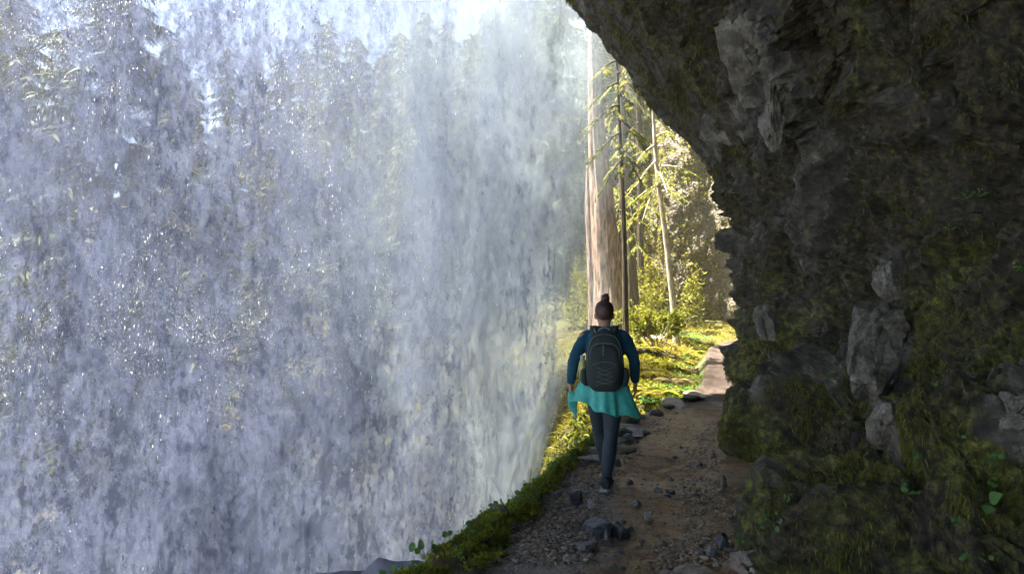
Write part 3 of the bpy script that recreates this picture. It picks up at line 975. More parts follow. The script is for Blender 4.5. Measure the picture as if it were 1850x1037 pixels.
# ------------------------------------------------------------------ far cliff beyond the path
def far_cliff(name, rails, nu, nv, seed, amp, moss):
    RNf = np.stack([catmull(rr, nu) for rr in rails])
    St = np.stack([catmull(RNf[:, k], nv) for k in range(nu)])
    Nn = unit(np.cross(np.gradient(St, axis=0), np.gradient(St, axis=1)))
    if Nn[nu // 2, nv // 3, 1] > 0: Nn = -Nn
    fl = St.reshape(-1, 3)
    f1, f2, cid_ = worley(fl * np.array([1, 1, 0.5]) * 1.2, seed)
    g1, g2, gid_ = worley(fl * np.array([1, 1, 0.6]) * 3.0, seed + 1)
    dd = amp * (0.5 * fbm(fl * 0.6, 3, seed) + 0.8 * (cid_ - 0.5) * sstep(0, 0.2, f2 - f1) + 0.35 * (gid_ - 0.5) + 0.12 * fbm(fl * 4, 3, seed + 4))
    fl = fl + Nn.reshape(-1, 3) * dd[:, None]
    me = make_mesh(name, fl, grid_faces(nu, nv))
    vattr(me, 'moss', np.clip(moss(fl) + 0.3 * noise3(fl * 0.9, seed + 9), 0.05, 1.2))
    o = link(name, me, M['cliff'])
    o['kind'] = 'structure'
    return o, fl.reshape(nu, nv, 3), Nn
far1, F1, N1 = far_cliff('far_cliff', [
    [(6.6,35,-.5),(6.8,32.8,-.5),(7.5,31.6,-.5),(8.3,31.4,-.5),(9.0,30.6,-.5),(11.2,28.6,-.5),(18,27.5,-.5)],
    [(6.5,35,3),(6.7,32.7,3),(7.4,31.5,3),(8.2,31.2,2.2),(8.9,30.4,2.2),(11.1,28.4,2.2),(18,27.2,3)],
    [(6.5,35,5.5),(6.7,32.7,5.5),(7.3,31.7,5.5),(8.2,31.3,5),(9.0,30.6,5),(11.2,28.6,5),(18,27.5,5)],
    [(6.8,36,8),(7.0,33,8),(7.7,32.1,7.8),(8.6,31.9,7.6),(9.6,31.4,7.5),(12,29.5,7.5),(18,28.5,7.5)],
    [(7.5,37,11),(7.9,34,10.8),(9,33,10.4),(10,32.8,10.2),(12,32.5,10),(14,31.5,10),(20,31,10)],
    [(10,40,15),(11,37,15),(12,36,15),(14,36,15),(16,36,15),(18,36,15),(24,38,15)]], 150, 110, 301, 0.5,
    lambda p: 0.95 - 0.62 * sstep(8.3, 8.9, p[:, 0]) * sstep(5.2, 4.0, p[:, 2]))
r = np.random.default_rng(44)
n = 16000
p, nn = scatter_grid(F1, N1, np.ones((150, 110)) * np.clip(0.35 + noise3(F1.reshape(-1, 3) * 0.9, 66).reshape(150, 110), 0, 1.5) * (1 - 0.9 * (F1[..., 0] > 8.6) * (F1[..., 2] < 4.4)), n, r)
direc = unit(nn * 0.6 + np.array([0, 0, -0.6]) + rand_dirs(n, r) * 0.7)
V, T = leaves(p, direc, unit(np.cross(direc, rand_dirs(n, r))), r.uniform(0.08, 0.22, n), r.uniform(0.05, 0.11, n))
o = link('moss', make_mesh('moss', V, T), M['hill'], far1)
o['kind'] = 'stuff'

# ------------------------------------------------------------------ trees
def conifer_mesh(seed, H, crown0, Lmax, nb, leaf, per, droop=0.35, width=0.2):
    """trunk and crown meshes of one conifer, base at the origin"""
    r = np.random.default_rng(seed)
    zt = np.linspace(0, H, 24)
    wob = np.stack([0.10 * np.sin(zt * 0.35 + seed), 0.10 * np.cos(zt * 0.3 + seed * 2), zt], 1)
    tr = Soup().tube(wob, np.maximum(0.02, 0.017 * H * (1 - zt / H) ** 0.8 + 0.10 * np.exp(-zt / 0.8)), 10)
    B, D, S_, L_ = [], [], [], []
    br = Soup()
    for b in range(nb):
        f = crown0 + (1 - crown0) * (b + r.random()) / nb
        h = f * H
        t_ = (f - crown0) / (1 - crown0)
        Lb = Lmax * (1 - t_) ** 0.75 * r.uniform(0.55, 1.1) + 0.25
        az = b * 2.39996 + r.normal(0, 0.35)
        out = np.array([math.cos(az), math.sin(az), 0])
        k = np.linspace(0, 1, 7)
        pts = np.array([np.interp(h, zt, wob[:, 0]), np.interp(h, zt, wob[:, 1]), h]) + out * (k * Lb)[:, None] \
            + np.array([0, 0, 1.0]) * ((0.22 * k - (droop + 0.25 * r.random()) * k ** 1.8) * Lb)[:, None]
        br.tube(pts, np.linspace(0.012 * H * 0.12 + 0.012, 0.006, 7), 4, False)
        m = max(4, int(per * Lb))
        kk = r.uniform(0.12, 1.0, m)
        q = np.stack([np.interp(kk, k, pts[:, c]) for c in range(3)], 1)
        lat = np.array([-out[1], out[0], 0]) * r.choice([-1, 1], m)[:, None]
        dirs = unit(lat * r.uniform(0.2, 1.0, (m, 1)) + out * r.uniform(0.2, 0.9, (m, 1)) + np.array([0, 0, -1]) * r.uniform(0.05, 0.8, (m, 1)))
        B.append(q + r.normal(0, 0.04, (m, 3))); D.append(dirs)
        S_.append(unit(np.cross(dirs, rand_dirs(m, r) * 0.6 + np.array([0, 0, 1.0]))))
        L_.append(leaf * r.uniform(0.5, 1.25, m) * (0.45 + 0.55 * (1 - kk * 0.5)))
    B, D, S_, L_ = map(np.concatenate, (B, D, S_, L_))
    V, T = blades(B, D, S_, L_, L_ * width, np.tile([0, 0, -0.35], (len(B), 1)))
    cr = Soup().add(V, T)
    return tr.mesh('trunk'), br.mesh('branches'), cr.mesh('crown')

CON = [conifer_mesh(1, 24, 0.10, 6.0, 150, 0.72, 40), conifer_mesh(2, 24, 0.06, 4.4, 150, 0.62, 42),
       conifer_mesh(3, 24, 0.12, 5.0, 130, 0.7, 40, 0.5)]
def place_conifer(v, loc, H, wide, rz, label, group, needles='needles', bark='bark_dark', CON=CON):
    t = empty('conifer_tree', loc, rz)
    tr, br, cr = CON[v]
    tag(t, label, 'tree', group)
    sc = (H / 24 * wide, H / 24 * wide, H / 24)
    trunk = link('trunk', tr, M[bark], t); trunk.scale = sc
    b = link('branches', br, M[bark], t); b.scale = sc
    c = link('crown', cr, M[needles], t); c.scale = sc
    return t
GRP = 'conifers beyond the falls'
TREES = [ # px, distance, top py, variant, width, label
    (190, 30, -170, 0, 1.15, 'huge conifer with long drooping boughs behind the water at left'),
    (405, 40, 88, 1, 0.95, 'slim pointed conifer top standing against bright sky gap behind the falls'),
    (20, 36, -60, 2, 1.1, 'conifer cut by the left edge of the picture behind the water'),
    (300, 50, 70, 2, 1.2, 'conifer between the huge drooping one and the slim pointed one'),
    (505, 50, 100, 0, 1.0, 'conifer just right of the bright sky gap behind the water'),
    (590, 46, 40, 1, 1.2, 'second conifer right of the bright sky gap behind the water'),
    (690, 44, 95, 2, 1.0, 'conifer behind the middle of the water curtain'),
    (765, 40, 20, 0, 0.9, 'tall conifer right of the middle of the water curtain'),
    (850, 47, 60, 1, 1.3, 'conifer veiled by dense water right of the middle'),
    (935, 40, -20, 2, 1.0, 'conifer veiled by the dense right part of the falls'),
    (1010, 37, -90, 0, 0.9, 'conifer hidden in mist near the right end of the falls'),
    (105, 46, 60, 1, 1.3, 'conifer beyond the huge drooping one at the left'),
    (640, 35, 230, 1, 1.1, 'short conifer low behind the middle of the water curtain'),
    (250, 37, 250, 2, 1.0, 'short bushy conifer low to the right of the huge drooping trunk'),
    (480, 35, 330, 1, 1.2, 'short conifer low behind the left half of the water'),
    (-10, 48, 0, 0, 1.2, 'faint tall conifer at the very left edge beyond the water'),
    (345, 44, 150, 0, 1.1, 'conifer filling the gap left of the slim pointed one'),
    (455, 55, 120, 2, 1.3, 'faint distant conifer under the bright sky gap'),
    (550, 56, 90, 0, 1.2, 'faint distant conifer right of the bright sky gap'),
    (640, 55, 70, 0, 1.2, 'faint distant conifer left of the middle of the falls'),
    (720, 52, 60, 1, 1.4, 'faint distant conifer behind the middle of the falls'),
    (800, 55, 40, 2, 1.3, 'faint distant conifer right of the middle of the falls'),
    (890, 52, 10, 0, 1.2, 'faint distant conifer behind the dense right part of the falls'),
    (970, 50, -30, 1, 1.4, 'faint distant conifer near the right end of the falls'),
    (60, 33, 300, 1, 1.2, 'short conifer low at the left edge behind the water'),
]
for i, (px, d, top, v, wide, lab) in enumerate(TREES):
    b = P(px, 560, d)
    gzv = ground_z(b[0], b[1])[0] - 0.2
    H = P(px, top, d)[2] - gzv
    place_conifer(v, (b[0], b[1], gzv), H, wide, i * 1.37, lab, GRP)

# trees in the sun past the end of the falls
def trunk_mesh(pts, rad, seg=56, ridges=9, amp=0.12, seed=0, n=80):
    C = catmull(np.asarray(pts, dtype=float), n)
    R = np.interp(np.linspace(0, 1, n), np.linspace(0, 1, len(rad)), rad)
    a = np.linspace(0, 2 * np.pi, seg, endpoint=False)
    q = np.stack([np.cos(a)[None, :] * 2.2 + 0 * R[:, None], np.sin(a)[None, :] * 2.2 + 0 * R[:, None], C[:, 2][:, None] * 0.35 + 0 * a[None]], -1).reshape(-1, 3)
    rr = R[:, None] * (1 + amp * (noise3(q * np.array([1.6, 1.6, 1]), seed) + 0.8 * noise3(q * np.array([5, 5, 1.3]), seed + 1)).reshape(n, seg))
    V = np.stack([C[:, 0][:, None] + rr * np.cos(a), C[:, 1][:, None] + rr * np.sin(a), np.repeat(C[:, 2][:, None], seg, 1)], -1).reshape(-1, 3)
    i, j = np.meshgrid(np.arange(n - 1), np.arange(seg), indexing='ij')
    Q = np.stack([i * seg + j, i * seg + (j + 1) % seg, (i + 1) * seg + (j + 1) % seg, (i + 1) * seg + j], -1).reshape(-1, 4)
    V = np.vstack([V, C[-1]])
    top = np.array([((n - 1) * seg + k, (n - 1) * seg + (k + 1) % seg, n * seg) for k in range(seg)])
    return make_mesh('trunk', V, [top, Q])

def spray_crown(anchors, seed, leaf=0.16, per=26):
    """boughs given as (start, end, droop): a bough tube and flat needle sprays"""
    r = np.random.default_rng(seed)
    br, B, D, S_, L_ = Soup(), [], [], [], []
    for (a, b, dr) in anchors:
        a, b = np.asarray(a, dtype=float), np.asarray(b, dtype=float)
        Lb = np.linalg.norm(b - a)
        k = np.linspace(0, 1, 8)
        pts = a + (b - a) * k[:, None] + np.array([0, 0, -1.0]) * (dr * Lb * (k ** 2 - k * 0.4))[:, None]
        br.tube(pts, np.linspace(0.035, 0.008, 8), 5, False)
        out = unit(b - a)
        for tw in range(max(4, int(Lb * 5))):
            kk = r.uniform(0.15, 1.0)
            q0 = np.array([np.interp(kk, k, pts[:, c]) for c in range(3)])
            lat = unit(np.cross(out, [0, 0, 1.0])) * r.choice([-1, 1])
            d2 = unit(lat * r.uniform(0.3, 1) + out * r.uniform(0.3, 1) + np.array([0, 0, -1]) * r.uniform(0.0, 0.6))
            L2 = r.uniform(0.3, 0.75) * min(1, Lb / 2 + 0.3)
            m = int(per * L2 * 2) + 4
            u = r.random(m)
            B.append(q0 + d2 * (u * L2)[:, None] + np.array([0, 0, -0.25]) * (u ** 2 * L2)[:, None])
            la = unit(np.cross(d2, [0, 0, 1.0]))
            dd = unit(la * r.choice([-1, 1], m)[:, None] * r.uniform(0.4, 1, (m, 1)) + d2 * 0.7 + rand_dirs(m, r) * 0.25 - np.array([0, 0, 0.2]))
            D.append(dd); S_.append(unit(np.cross(dd, np.array([0, 0, 1.0]) + rand_dirs(m, r) * 0.4)))
            L_.append(leaf * r.uniform(0.5, 1.2, m))
    B, D, S_, L_ = map(np.concatenate, (B, D, S_, L_))
    V, T = blades(B, D, S_, L_, L_ * 0.22, np.tile([0, 0, -0.3], (len(B), 1)))
    return br.mesh('branches'), Soup().add(V, T).mesh('crown')

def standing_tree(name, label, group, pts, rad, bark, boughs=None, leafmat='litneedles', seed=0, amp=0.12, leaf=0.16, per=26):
    base = np.asarray(pts[0], dtype=float)
    t = empty(name, base)
    tag(t, label, 'tree', group)
    link('trunk', trunk_mesh([np.asarray(q, dtype=float) - base for q in pts], rad, seed=seed, amp=amp), M[bark], t)
    if boughs:
        b, c = spray_crown([(np.asarray(a) - base, np.asarray(e) - base, dr) for a, e, dr in boughs], seed + 50, leaf, per)
        link('branches', b, M[bark], t)
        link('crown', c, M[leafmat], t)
    return t
GS = 'trees past the end of the falls'
D1 = 24.0
def gp(px, d):
    b = P(px, 560, d)
    return np.array([b[0], b[1], ground_z(b[0], b[1])[0] - 0.25])
standing_tree('snag_tree', 'broad sunlit trunk with pale reddish furrowed bark behind the hiker', GS,
    [gp(1103, D1), P(1098, 520, D1), P(1090, 400, D1), P(1081, 290, D1), P(1076, 190, D1), P(1069, 20, D1)], [0.62, 0.46, 0.40, 0.32, 0.25, 0.12], 'bark_red', seed=5, amp=0.16)
standing_tree('snag_tree', 'thin pale trunk leaning against left side of the broad reddish trunk', GS,
    [gp(1076, 24.6), P(1069, 450, 24.6), P(1064, 380, 24.6), P(1061, 300, 24.6)], [0.20, 0.16, 0.13, 0.04], 'bark_red', seed=6)
d = 29.0
standing_tree('forest_tree', 'dark trunk just right of the broad reddish trunk', GS,
    [gp(1142, d), P(1136, 450, d), P(1128, 330, d), P(1118, 60, d)], [0.36, 0.24, 0.22, 0.12], 'bark_dark',
    [(P(1128, 330, d), P(1092, 350, 27), 0.3), (P(1126, 250, d), P(1170, 270, 27.5), 0.3), (P(1122, 200, d), P(1085, 215, 27), 0.3), (P(1120, 150, d), P(1165, 190, 28), 0.4),
     (P(1128, 345, d), P(1150, 400, 26.5), 0.5), (P(1128, 345, d), P(1105, 400, 26.5), 0.5)], seed=8, leaf=0.15)
d = 32.0
standing_tree('forest_tree', 'slender straight dark trunk between the reddish trunk and the white one', GS,
    [gp(1158, d), P(1157, 450, d), P(1156, 330, d), P(1150, 30, d)], [0.19, 0.14, 0.13, 0.08], 'bark_dark',
    [(P(1156, 300, d), P(1120, 330, 30.5), 0.3), (P(1155, 240, d), P(1205, 300, 30), 0.3), (P(1155, 220, d), P(1110, 270, 30), 0.4), (P(1154, 180, d), P(1215, 230, 31), 0.4),
     (P(1154, 160, d), P(1115, 220, 31), 0.4), (P(1152, 110, d), P(1200, 170, 31), 0.4), (P(1152, 100, d), P(1120, 150, 31), 0.4)], seed=9, leaf=0.17)
d = 22.0
standing_tree('forest_tree', 'slim white sunlit trunk leaning left with yellow green sprays', GS,
    [gp(1224, d), P(1213, 520, d), P(1203, 430, d), P(1191, 340, d), P(1183, 260, d), P(1178, 150, d)], [0.11, 0.085, 0.08, 0.07, 0.055, 0.03], 'bark_pale',
    [(P(1192, 345, d), P(1232, 350, 21.3), 0.2), (P(1190, 335, d), P(1152, 350, 21.5), 0.2), (P(1187, 300, d), P(1240, 300, 21.2), 0.15), (P(1186, 290, d), P(1150, 325, 21.3), 0.2),
     (P(1184, 265, d), P(1228, 262, 21.5), 0.35), (P(1184, 262, d), P(1152, 280, 21.6), 0.3), (P(1183, 250, d), P(1208, 232, 21.6), 0.3), (P(1187, 310, d), P(1205, 330, 20.6), 0.3),
     (P(1190, 330, d), P(1160, 380, 20.8), 0.3)], seed=10, leaf=0.13, per=34)
d = 25.5
standing_tree('forest_tree', 'small tree with lit drooping bough in front of dark trunks', GS,
    [gp(1112, d), P(1116, 480, d), P(1120, 400, d), P(1122, 340, d)], [0.07, 0.05, 0.04, 0.02], 'bark_dark',
    [(P(1120, 380, d), P(1148, 385, 24.6), 0.35), (P(1120, 365, d), P(1098, 368, 24.8), 0.25), (P(1121, 350, d), P(1146, 350, 24.8), 0.2), (P(1120, 390, d), P(1140, 420, 24.6), 0.4),
     (P(1121, 345, d), P(1104, 335, 25), 0.2), (P(1119, 400, d), P(1102, 425, 24.8), 0.4)], seed=11, leaf=0.13, per=36)
d = 18.2
standing_tree('forest_tree', 'slight tree with feathery sunlit boughs crossing the top of the broad trunk', GS,
    [gp(1131, d), P(1128, 450, d), P(1124, 330, d), P(1118, 200, d), P(1112, 60, d)], [0.08, 0.06, 0.05, 0.04, 0.02], 'bark_dark',
    [(P(1120, 240, d), P(1085, 262, 17.4), 0.25), (P(1119, 215, d), P(1150, 240, 17.6), 0.25), (P(1118, 190, d), P(1080, 205, 17.4), 0.25), (P(1117, 170, d), P(1152, 190, 17.6), 0.25),
     (P(1116, 150, d), P(1082, 165, 17.4), 0.25), (P(1115, 130, d), P(1140, 150, 17.7), 0.25), (P(1121, 270, d), P(1150, 300, 17.4), 0.3), (P(1114, 110, d), P(1085, 120, 17.6), 0.25),
     (P(1122, 290, d), P(1096, 318, 17.5), 0.3), (P(1113, 90, d), P(1132, 105, 17.8), 0.25)], seed=13, leaf=0.14, per=60)
GB = 'conifers on the slope past the falls'
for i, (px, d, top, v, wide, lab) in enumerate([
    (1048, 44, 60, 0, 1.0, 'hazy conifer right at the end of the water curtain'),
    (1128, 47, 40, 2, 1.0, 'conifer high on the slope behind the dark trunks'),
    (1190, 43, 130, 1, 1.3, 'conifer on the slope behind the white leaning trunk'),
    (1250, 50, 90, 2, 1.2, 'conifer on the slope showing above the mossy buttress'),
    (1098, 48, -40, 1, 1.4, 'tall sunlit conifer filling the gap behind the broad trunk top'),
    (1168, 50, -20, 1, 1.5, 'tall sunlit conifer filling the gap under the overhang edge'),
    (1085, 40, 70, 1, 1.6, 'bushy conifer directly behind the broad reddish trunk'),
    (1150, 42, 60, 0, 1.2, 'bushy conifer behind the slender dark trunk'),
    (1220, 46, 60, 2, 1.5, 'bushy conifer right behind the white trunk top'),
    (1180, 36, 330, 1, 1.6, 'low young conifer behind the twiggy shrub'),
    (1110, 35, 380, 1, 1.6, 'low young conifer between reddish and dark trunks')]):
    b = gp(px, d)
    place_conifer(v, b, P(px, top, d)[2] - b[2], wide, i * 2.1 + 0.4, lab, GB, 'sunlit_needles')

# ------------------------------------------------------------------ undergrowth
r = np.random.default_rng(21)
def veg_points(n, px0, px1, d0, d1, lmin=0.08, pw=1.0):
    px = r.uniform(px0, px1, n); d = d0 + (d1 - d0) * r.random(n) ** pw
    x = (px - 925) / F * d
    l = edge_dist(x, d)
    k = l > lmin
    x, d = x[k], d[k]
    return np.stack([x, d, ground_z(x, d)], 1), l[k]
def veg(name, pts, hmin, hmax, w, matn, lean=0.8, kind='blade'):
    n = len(pts)
    cl = 0.5 + 0.8 * np.clip(noise3(pts * np.array([0.9, 0.9, 0]), 61) + 0.3, 0, 1)
    dr = unit(np.array([0, 0, 1.0]) + rand_dirs(n, r) * lean)
    sd = unit(np.cross(dr, rand_dirs(n, r)))
    L = r.uniform(hmin, hmax, n) * cl
    if kind == 'blade':
        bd = rand_dirs(n, r); bd[:, 2] = -0.9
        V, T = blades(pts, dr, sd, L, L * w, bd)
    else:
        V, T = leaves(pts + np.array([0, 0, 1.0]) * (r.random((n, 1)) ** 1.2) * hmax * cl[:, None], rand_dirs(n, r), unit(rand_dirs(n, r)), L, L * w)
    o = link(name, make_mesh(name, V, T), M[matn])
    o['kind'] = 'stuff'
    return o
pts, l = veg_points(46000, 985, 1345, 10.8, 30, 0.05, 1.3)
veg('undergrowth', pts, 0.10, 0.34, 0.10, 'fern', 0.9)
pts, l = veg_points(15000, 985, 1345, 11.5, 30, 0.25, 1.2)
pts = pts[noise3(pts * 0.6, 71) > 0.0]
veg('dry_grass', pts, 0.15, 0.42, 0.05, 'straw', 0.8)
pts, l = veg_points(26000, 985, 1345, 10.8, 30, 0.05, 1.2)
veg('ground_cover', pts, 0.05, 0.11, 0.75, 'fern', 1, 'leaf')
# leafy mass on the slopes beyond
n = 60000
x = r.uniform(-34, 22, n); y = r.uniform(31, 62, n)
k = noise3(np.stack([x, y, 0 * x], 1) * 0.22, 72) > -0.35
x, y = x[k], y[k]
pts = np.stack([x, y, ground_z(x, y)], 1)
veg('hillside_shrubs', pts, 0.22, 0.5, 0.6, 'hill', 1, 'leaf').scale = (1, 1, 1)
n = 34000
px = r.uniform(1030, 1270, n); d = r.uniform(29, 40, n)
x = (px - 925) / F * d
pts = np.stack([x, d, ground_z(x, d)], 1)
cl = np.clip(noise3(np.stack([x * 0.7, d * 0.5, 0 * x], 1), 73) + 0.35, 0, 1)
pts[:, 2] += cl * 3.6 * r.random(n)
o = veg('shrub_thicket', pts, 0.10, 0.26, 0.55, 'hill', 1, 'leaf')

# the bright green strip of plants along the path edge
n = 5000
i = r.uniform(0.66, 0.86, n) * 599
e = samp(EDGE, i)
off = r.uniform(-0.15, 0.75, n)
tn = unit(np.gradient(EDGE, axis=0))[i.astype(int)]
x = e[:, 0] - tn[:, 1] * off; y = e[:, 1] + tn[:, 0] * off
k = (y > 12.4) & (y < 21)
pts = np.stack([x[k], y[k], np.maximum(ground_z(x[k], y[k]), -0.05)], 1)
veg('path_side_clover', pts, 0.06, 0.13, 0.6, 'sprig', 1, 'leaf')

# sword ferns
def fern_mesh(seed, R=0.6):
    rr = np.random.default_rng(seed)
    B, D, S_, L_ = [], [], [], []
    st = Soup()
    for k in range(13):
        az = k * 2.4 + rr.normal(0, 0.2)
        out = np.array([math.cos(az), math.sin(az), 0])
        Lf = R * rr.uniform(0.7, 1.1)
        u = np.linspace(0, 1, 8)
        pt = out * (u * Lf)[:, None] + np.array([0, 0, 1.0]) * (Lf * (0.95 * u - 0.85 * u ** 2.1))[:, None]
        st.tube(pt, np.linspace(0.006, 0.002, 8), 4, False)
        for s_ in (-1, 1):
            m = 17
            uu = np.linspace(0.1, 0.98, m)
            q = np.stack([np.interp(uu, u, pt[:, c]) for c in range(3)], 1)
            lat = np.array([-out[1], out[0], 0]) * s_
            dd = unit(lat + out * 0.35 + np.array([0, 0, -0.15]))
            B.append(q); D.append(np.tile(dd, (m, 1))); S_.append(np.tile(unit(np.cross(dd, [0, 0, 1.0])), (m, 1)))
            L_.append(R * 0.19 * np.sin(np.pi * (0.1 + 0.88 * (1 - uu)) ** 0.8) + 0.01)
    B, D, S_, L_ = map(np.concatenate, (B, D, S_, L_))
    V, T = blades(B, D, S_, L_, L_ * 0.3)
    return Soup().add(V, T).mesh('fronds'), st.mesh('stalks')
FERNS = [fern_mesh(1), fern_mesh(2)]
FERN_LABELS = ['arching fern nearest the hiker on the sunlit bank',
    'second fern right of the hiker on the sunlit bank',
    'straw brown fern in the middle of the sunlit bank',
    'fern behind the nearest ones on the sunlit bank', "straw brown fern right of the bank's middle",
    'fern in front of the twiggy shrub',
    'fern beside the bright green path side plants',
    'fern below the mossy buttress',
    'fern near the dark fallen log',
    'far green fern at foot of the grey far cliff',
    'far green fern at foot of the mossy buttress',
    'fern glowing in mist left of the hiker',
    'small fern just above the flat edging stones']
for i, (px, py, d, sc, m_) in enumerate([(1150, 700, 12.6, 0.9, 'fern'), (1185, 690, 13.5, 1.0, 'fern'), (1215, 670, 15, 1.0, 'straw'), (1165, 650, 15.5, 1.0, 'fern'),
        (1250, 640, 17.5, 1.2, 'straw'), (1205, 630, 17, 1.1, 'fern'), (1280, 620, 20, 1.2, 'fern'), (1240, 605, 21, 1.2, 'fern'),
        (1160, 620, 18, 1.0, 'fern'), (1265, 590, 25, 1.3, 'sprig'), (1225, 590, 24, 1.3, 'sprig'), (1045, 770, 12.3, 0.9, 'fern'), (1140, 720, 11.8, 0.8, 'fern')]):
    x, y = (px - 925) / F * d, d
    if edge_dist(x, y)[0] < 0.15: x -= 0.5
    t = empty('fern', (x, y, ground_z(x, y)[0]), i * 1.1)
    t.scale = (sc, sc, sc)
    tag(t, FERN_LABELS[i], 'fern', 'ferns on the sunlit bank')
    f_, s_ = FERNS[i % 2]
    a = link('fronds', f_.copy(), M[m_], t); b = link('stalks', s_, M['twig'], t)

# bare twiggy shrub in front of the trunks
def shrub(base, spreads, seed, lab):
    rr = np.random.default_rng(seed)
    t = empty('shrub', base)
    tag(t, lab, 'shrub')
    st = Soup(); B, D, S_, L_ = [], [], [], []
    def grow(p, d, L, rad, lev):
        k = np.linspace(0, 1, 6)
        bend = rand_dirs(1, rr)[0] * 0.25
        pts = p + d * (k * L)[:, None] + bend * (k ** 2 * L)[:, None]
        st.tube(pts, np.linspace(rad, rad * 0.55, 6), 5, False)
        if lev >= 2:
            m = 9
            u = rr.random(m)
            q = np.stack([np.interp(u, k, pts[:, c]) for c in range(3)], 1)
            dd = rand_dirs(m, rr)
            B.append(q); D.append(dd); S_.append(unit(np.cross(dd, rand_dirs(m, rr)))); L_.append(rr.uniform(0.04, 0.10, m))
        if lev < 3:
            for _ in range(4 if lev < 2 else 3):
                u = rr.uniform(0.4, 1)
                q = np.array([np.interp(u, k, pts[:, c]) for c in range(3)])
                grow(q, unit(d + rand_dirs(1, rr)[0] * 0.8 + np.array([0, 0, 0.1])), L * rr.uniform(0.45, 0.7), rad * 0.55, lev + 1)
    for sx in spreads:
        grow(np.zeros(3), unit([sx, rr.normal(0, 0.3), 1.0]), rr.uniform(0.55, 0.8), 0.018, 0)
    st.build('stems', M['bushtwig'], t)
    B, D, S_, L_ = map(np.concatenate, (B, D, S_, L_))
    V, T = leaves(B, D, S_, L_, L_ * 0.55)
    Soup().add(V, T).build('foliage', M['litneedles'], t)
x, y = (1187 - 925) / F * 19.5, 19.5
shrub((x, y, ground_z(x, y)[0] - 0.05), [-1.1, -0.7, -0.3, 0.1, 0.4, 0.8, -0.5, 0.2], 5, 'twiggy sunlit shrub with sparse yellow leaves right of the broad trunk')
x, y = (1140 - 925) / F * 21, 21
shrub((x, y, ground_z(x, y)[0] - 0.05), [-0.9, -0.4, 0.3, 0.8], 6, 'smaller twiggy shrub touching foot of the broad reddish trunk')

# fallen logs
def log(a, b, rad, label, matn, seed):
    a, b = np.asarray(a, float), np.asarray(b, float)
    t = empty('fallen_log', a)
    tag(t, label, 'log')
    k = np.linspace(0, 1, 16)[:, None]
    c = (b - a) * k + np.array([0, 0, 1.0]) * (0.03 * np.sin(k * 5))
    Soup().tube(c, rad * (1 - 0.25 * k[:, 0]) * (1 + 0.08 * np.sin(k[:, 0] * 20)), 12).build('stem', M[matn], t)
    for s_ in (0.3, 0.6, 0.8):
        q = (b - a) * s_
        Soup().tube([q, q + np.array([0.05, -0.1, 0.35]) * rad * 4], [rad * 0.25, rad * 0.12], 6).build('branch_stub', M[matn], t)
def gpt(px, d, dz=0.0):
    x = (px - 925) / F * d
    return np.array([x, d, ground_z(x, d)[0] + dz])
log(gpt(1140, 17.5, 0.12), gpt(1215, 18.6, 0.12), 0.13, 'dark fallen log lying in the sunlit undergrowth', 'bark_dark', 1)
log(gpt(140, 31, 0.15), gpt(215, 33, 0.2), 0.2, 'orange brown fallen log low behind the water at left', 'bark_red', 2)
log(gpt(1160, 22.5, 0.1), gpt(1200, 22.2, 0.1), 0.10, 'pale log lying behind the twiggy shrub', 'bark_pale', 3)

#@@NEXT2

# ------------------------------------------------------------------ loose stone on the path
r = np.random.default_rng(77)
def ledge_point(tq, sq):
    e, f = samp(EDGE, sq * 599), samp(FOOT, sq * 599)
    return e * (1 - tq[:, None]) + f * tq[:, None]
VROW = PATH_XYZ[:, :, :2].reshape(-1, 2)
from mathutils import kdtree
_sub = PATH_XYZ[::2, ::1].reshape(-1, 3)
_kd = kdtree.KDTree(len(_sub))
for _i, _p in enumerate(_sub): _kd.insert((_p[0], _p[1], 0), _i)
_kd.balance()
def path_z_many(xy):
    return np.array([_sub[_kd.find((a_, b_, 0))[1], 2] for a_, b_ in xy])
n = 38000
sq = 0.30 + 0.33 * r.random(n) ** 1.7
tq = r.beta(1.3, 1.9, n) * 1.02
xy = ledge_point(tq, sq)
dens_ = np.clip(0.16 + 1.0 * np.exp(-((tq - 0.22) / 0.2) ** 2) * sstep(8.5, 5.5, xy[:, 1]) + 0.5 * np.exp(-((tq - 0.85) / 0.15) ** 2) + 0.5 * noise3(np.c_[xy * 1.4, 0 * tq], 30) - 0.45 * np.exp(-((tq - 0.52) / 0.14) ** 2), 0.03, 1.2)
k = r.random(n) < dens_
xy, tq = xy[k], tq[k]
n = len(xy)
sz_ = r.gamma(2.2, 0.0022, n) + 0.0035
sz_ = np.minimum(sz_, 0.017)
V0, T0 = ICO[1]
rot = rand_dirs(n, r)
sc3 = sz_[:, None] * np.stack([r.uniform(0.7, 1.5, n), r.uniform(0.7, 1.4, n), r.uniform(0.4, 0.9, n)], 1)
ang = r.uniform(0, 6.28, n)
zz_ = path_z_many(xy)
B = V0[None] * (1 + r.normal(0, 0.16, (n, len(V0), 1))) * sc3[:, None]
ca, sa_ = np.cos(ang)[:, None], np.sin(ang)[:, None]
BX = B[..., 0] * ca - B[..., 1] * sa_ + xy[:, :1]
BY = B[..., 0] * sa_ + B[..., 1] * ca + xy[:, 1:]
BZ = B[..., 2] + (zz_ + sc3[:, 2] * 0.35)[:, None]
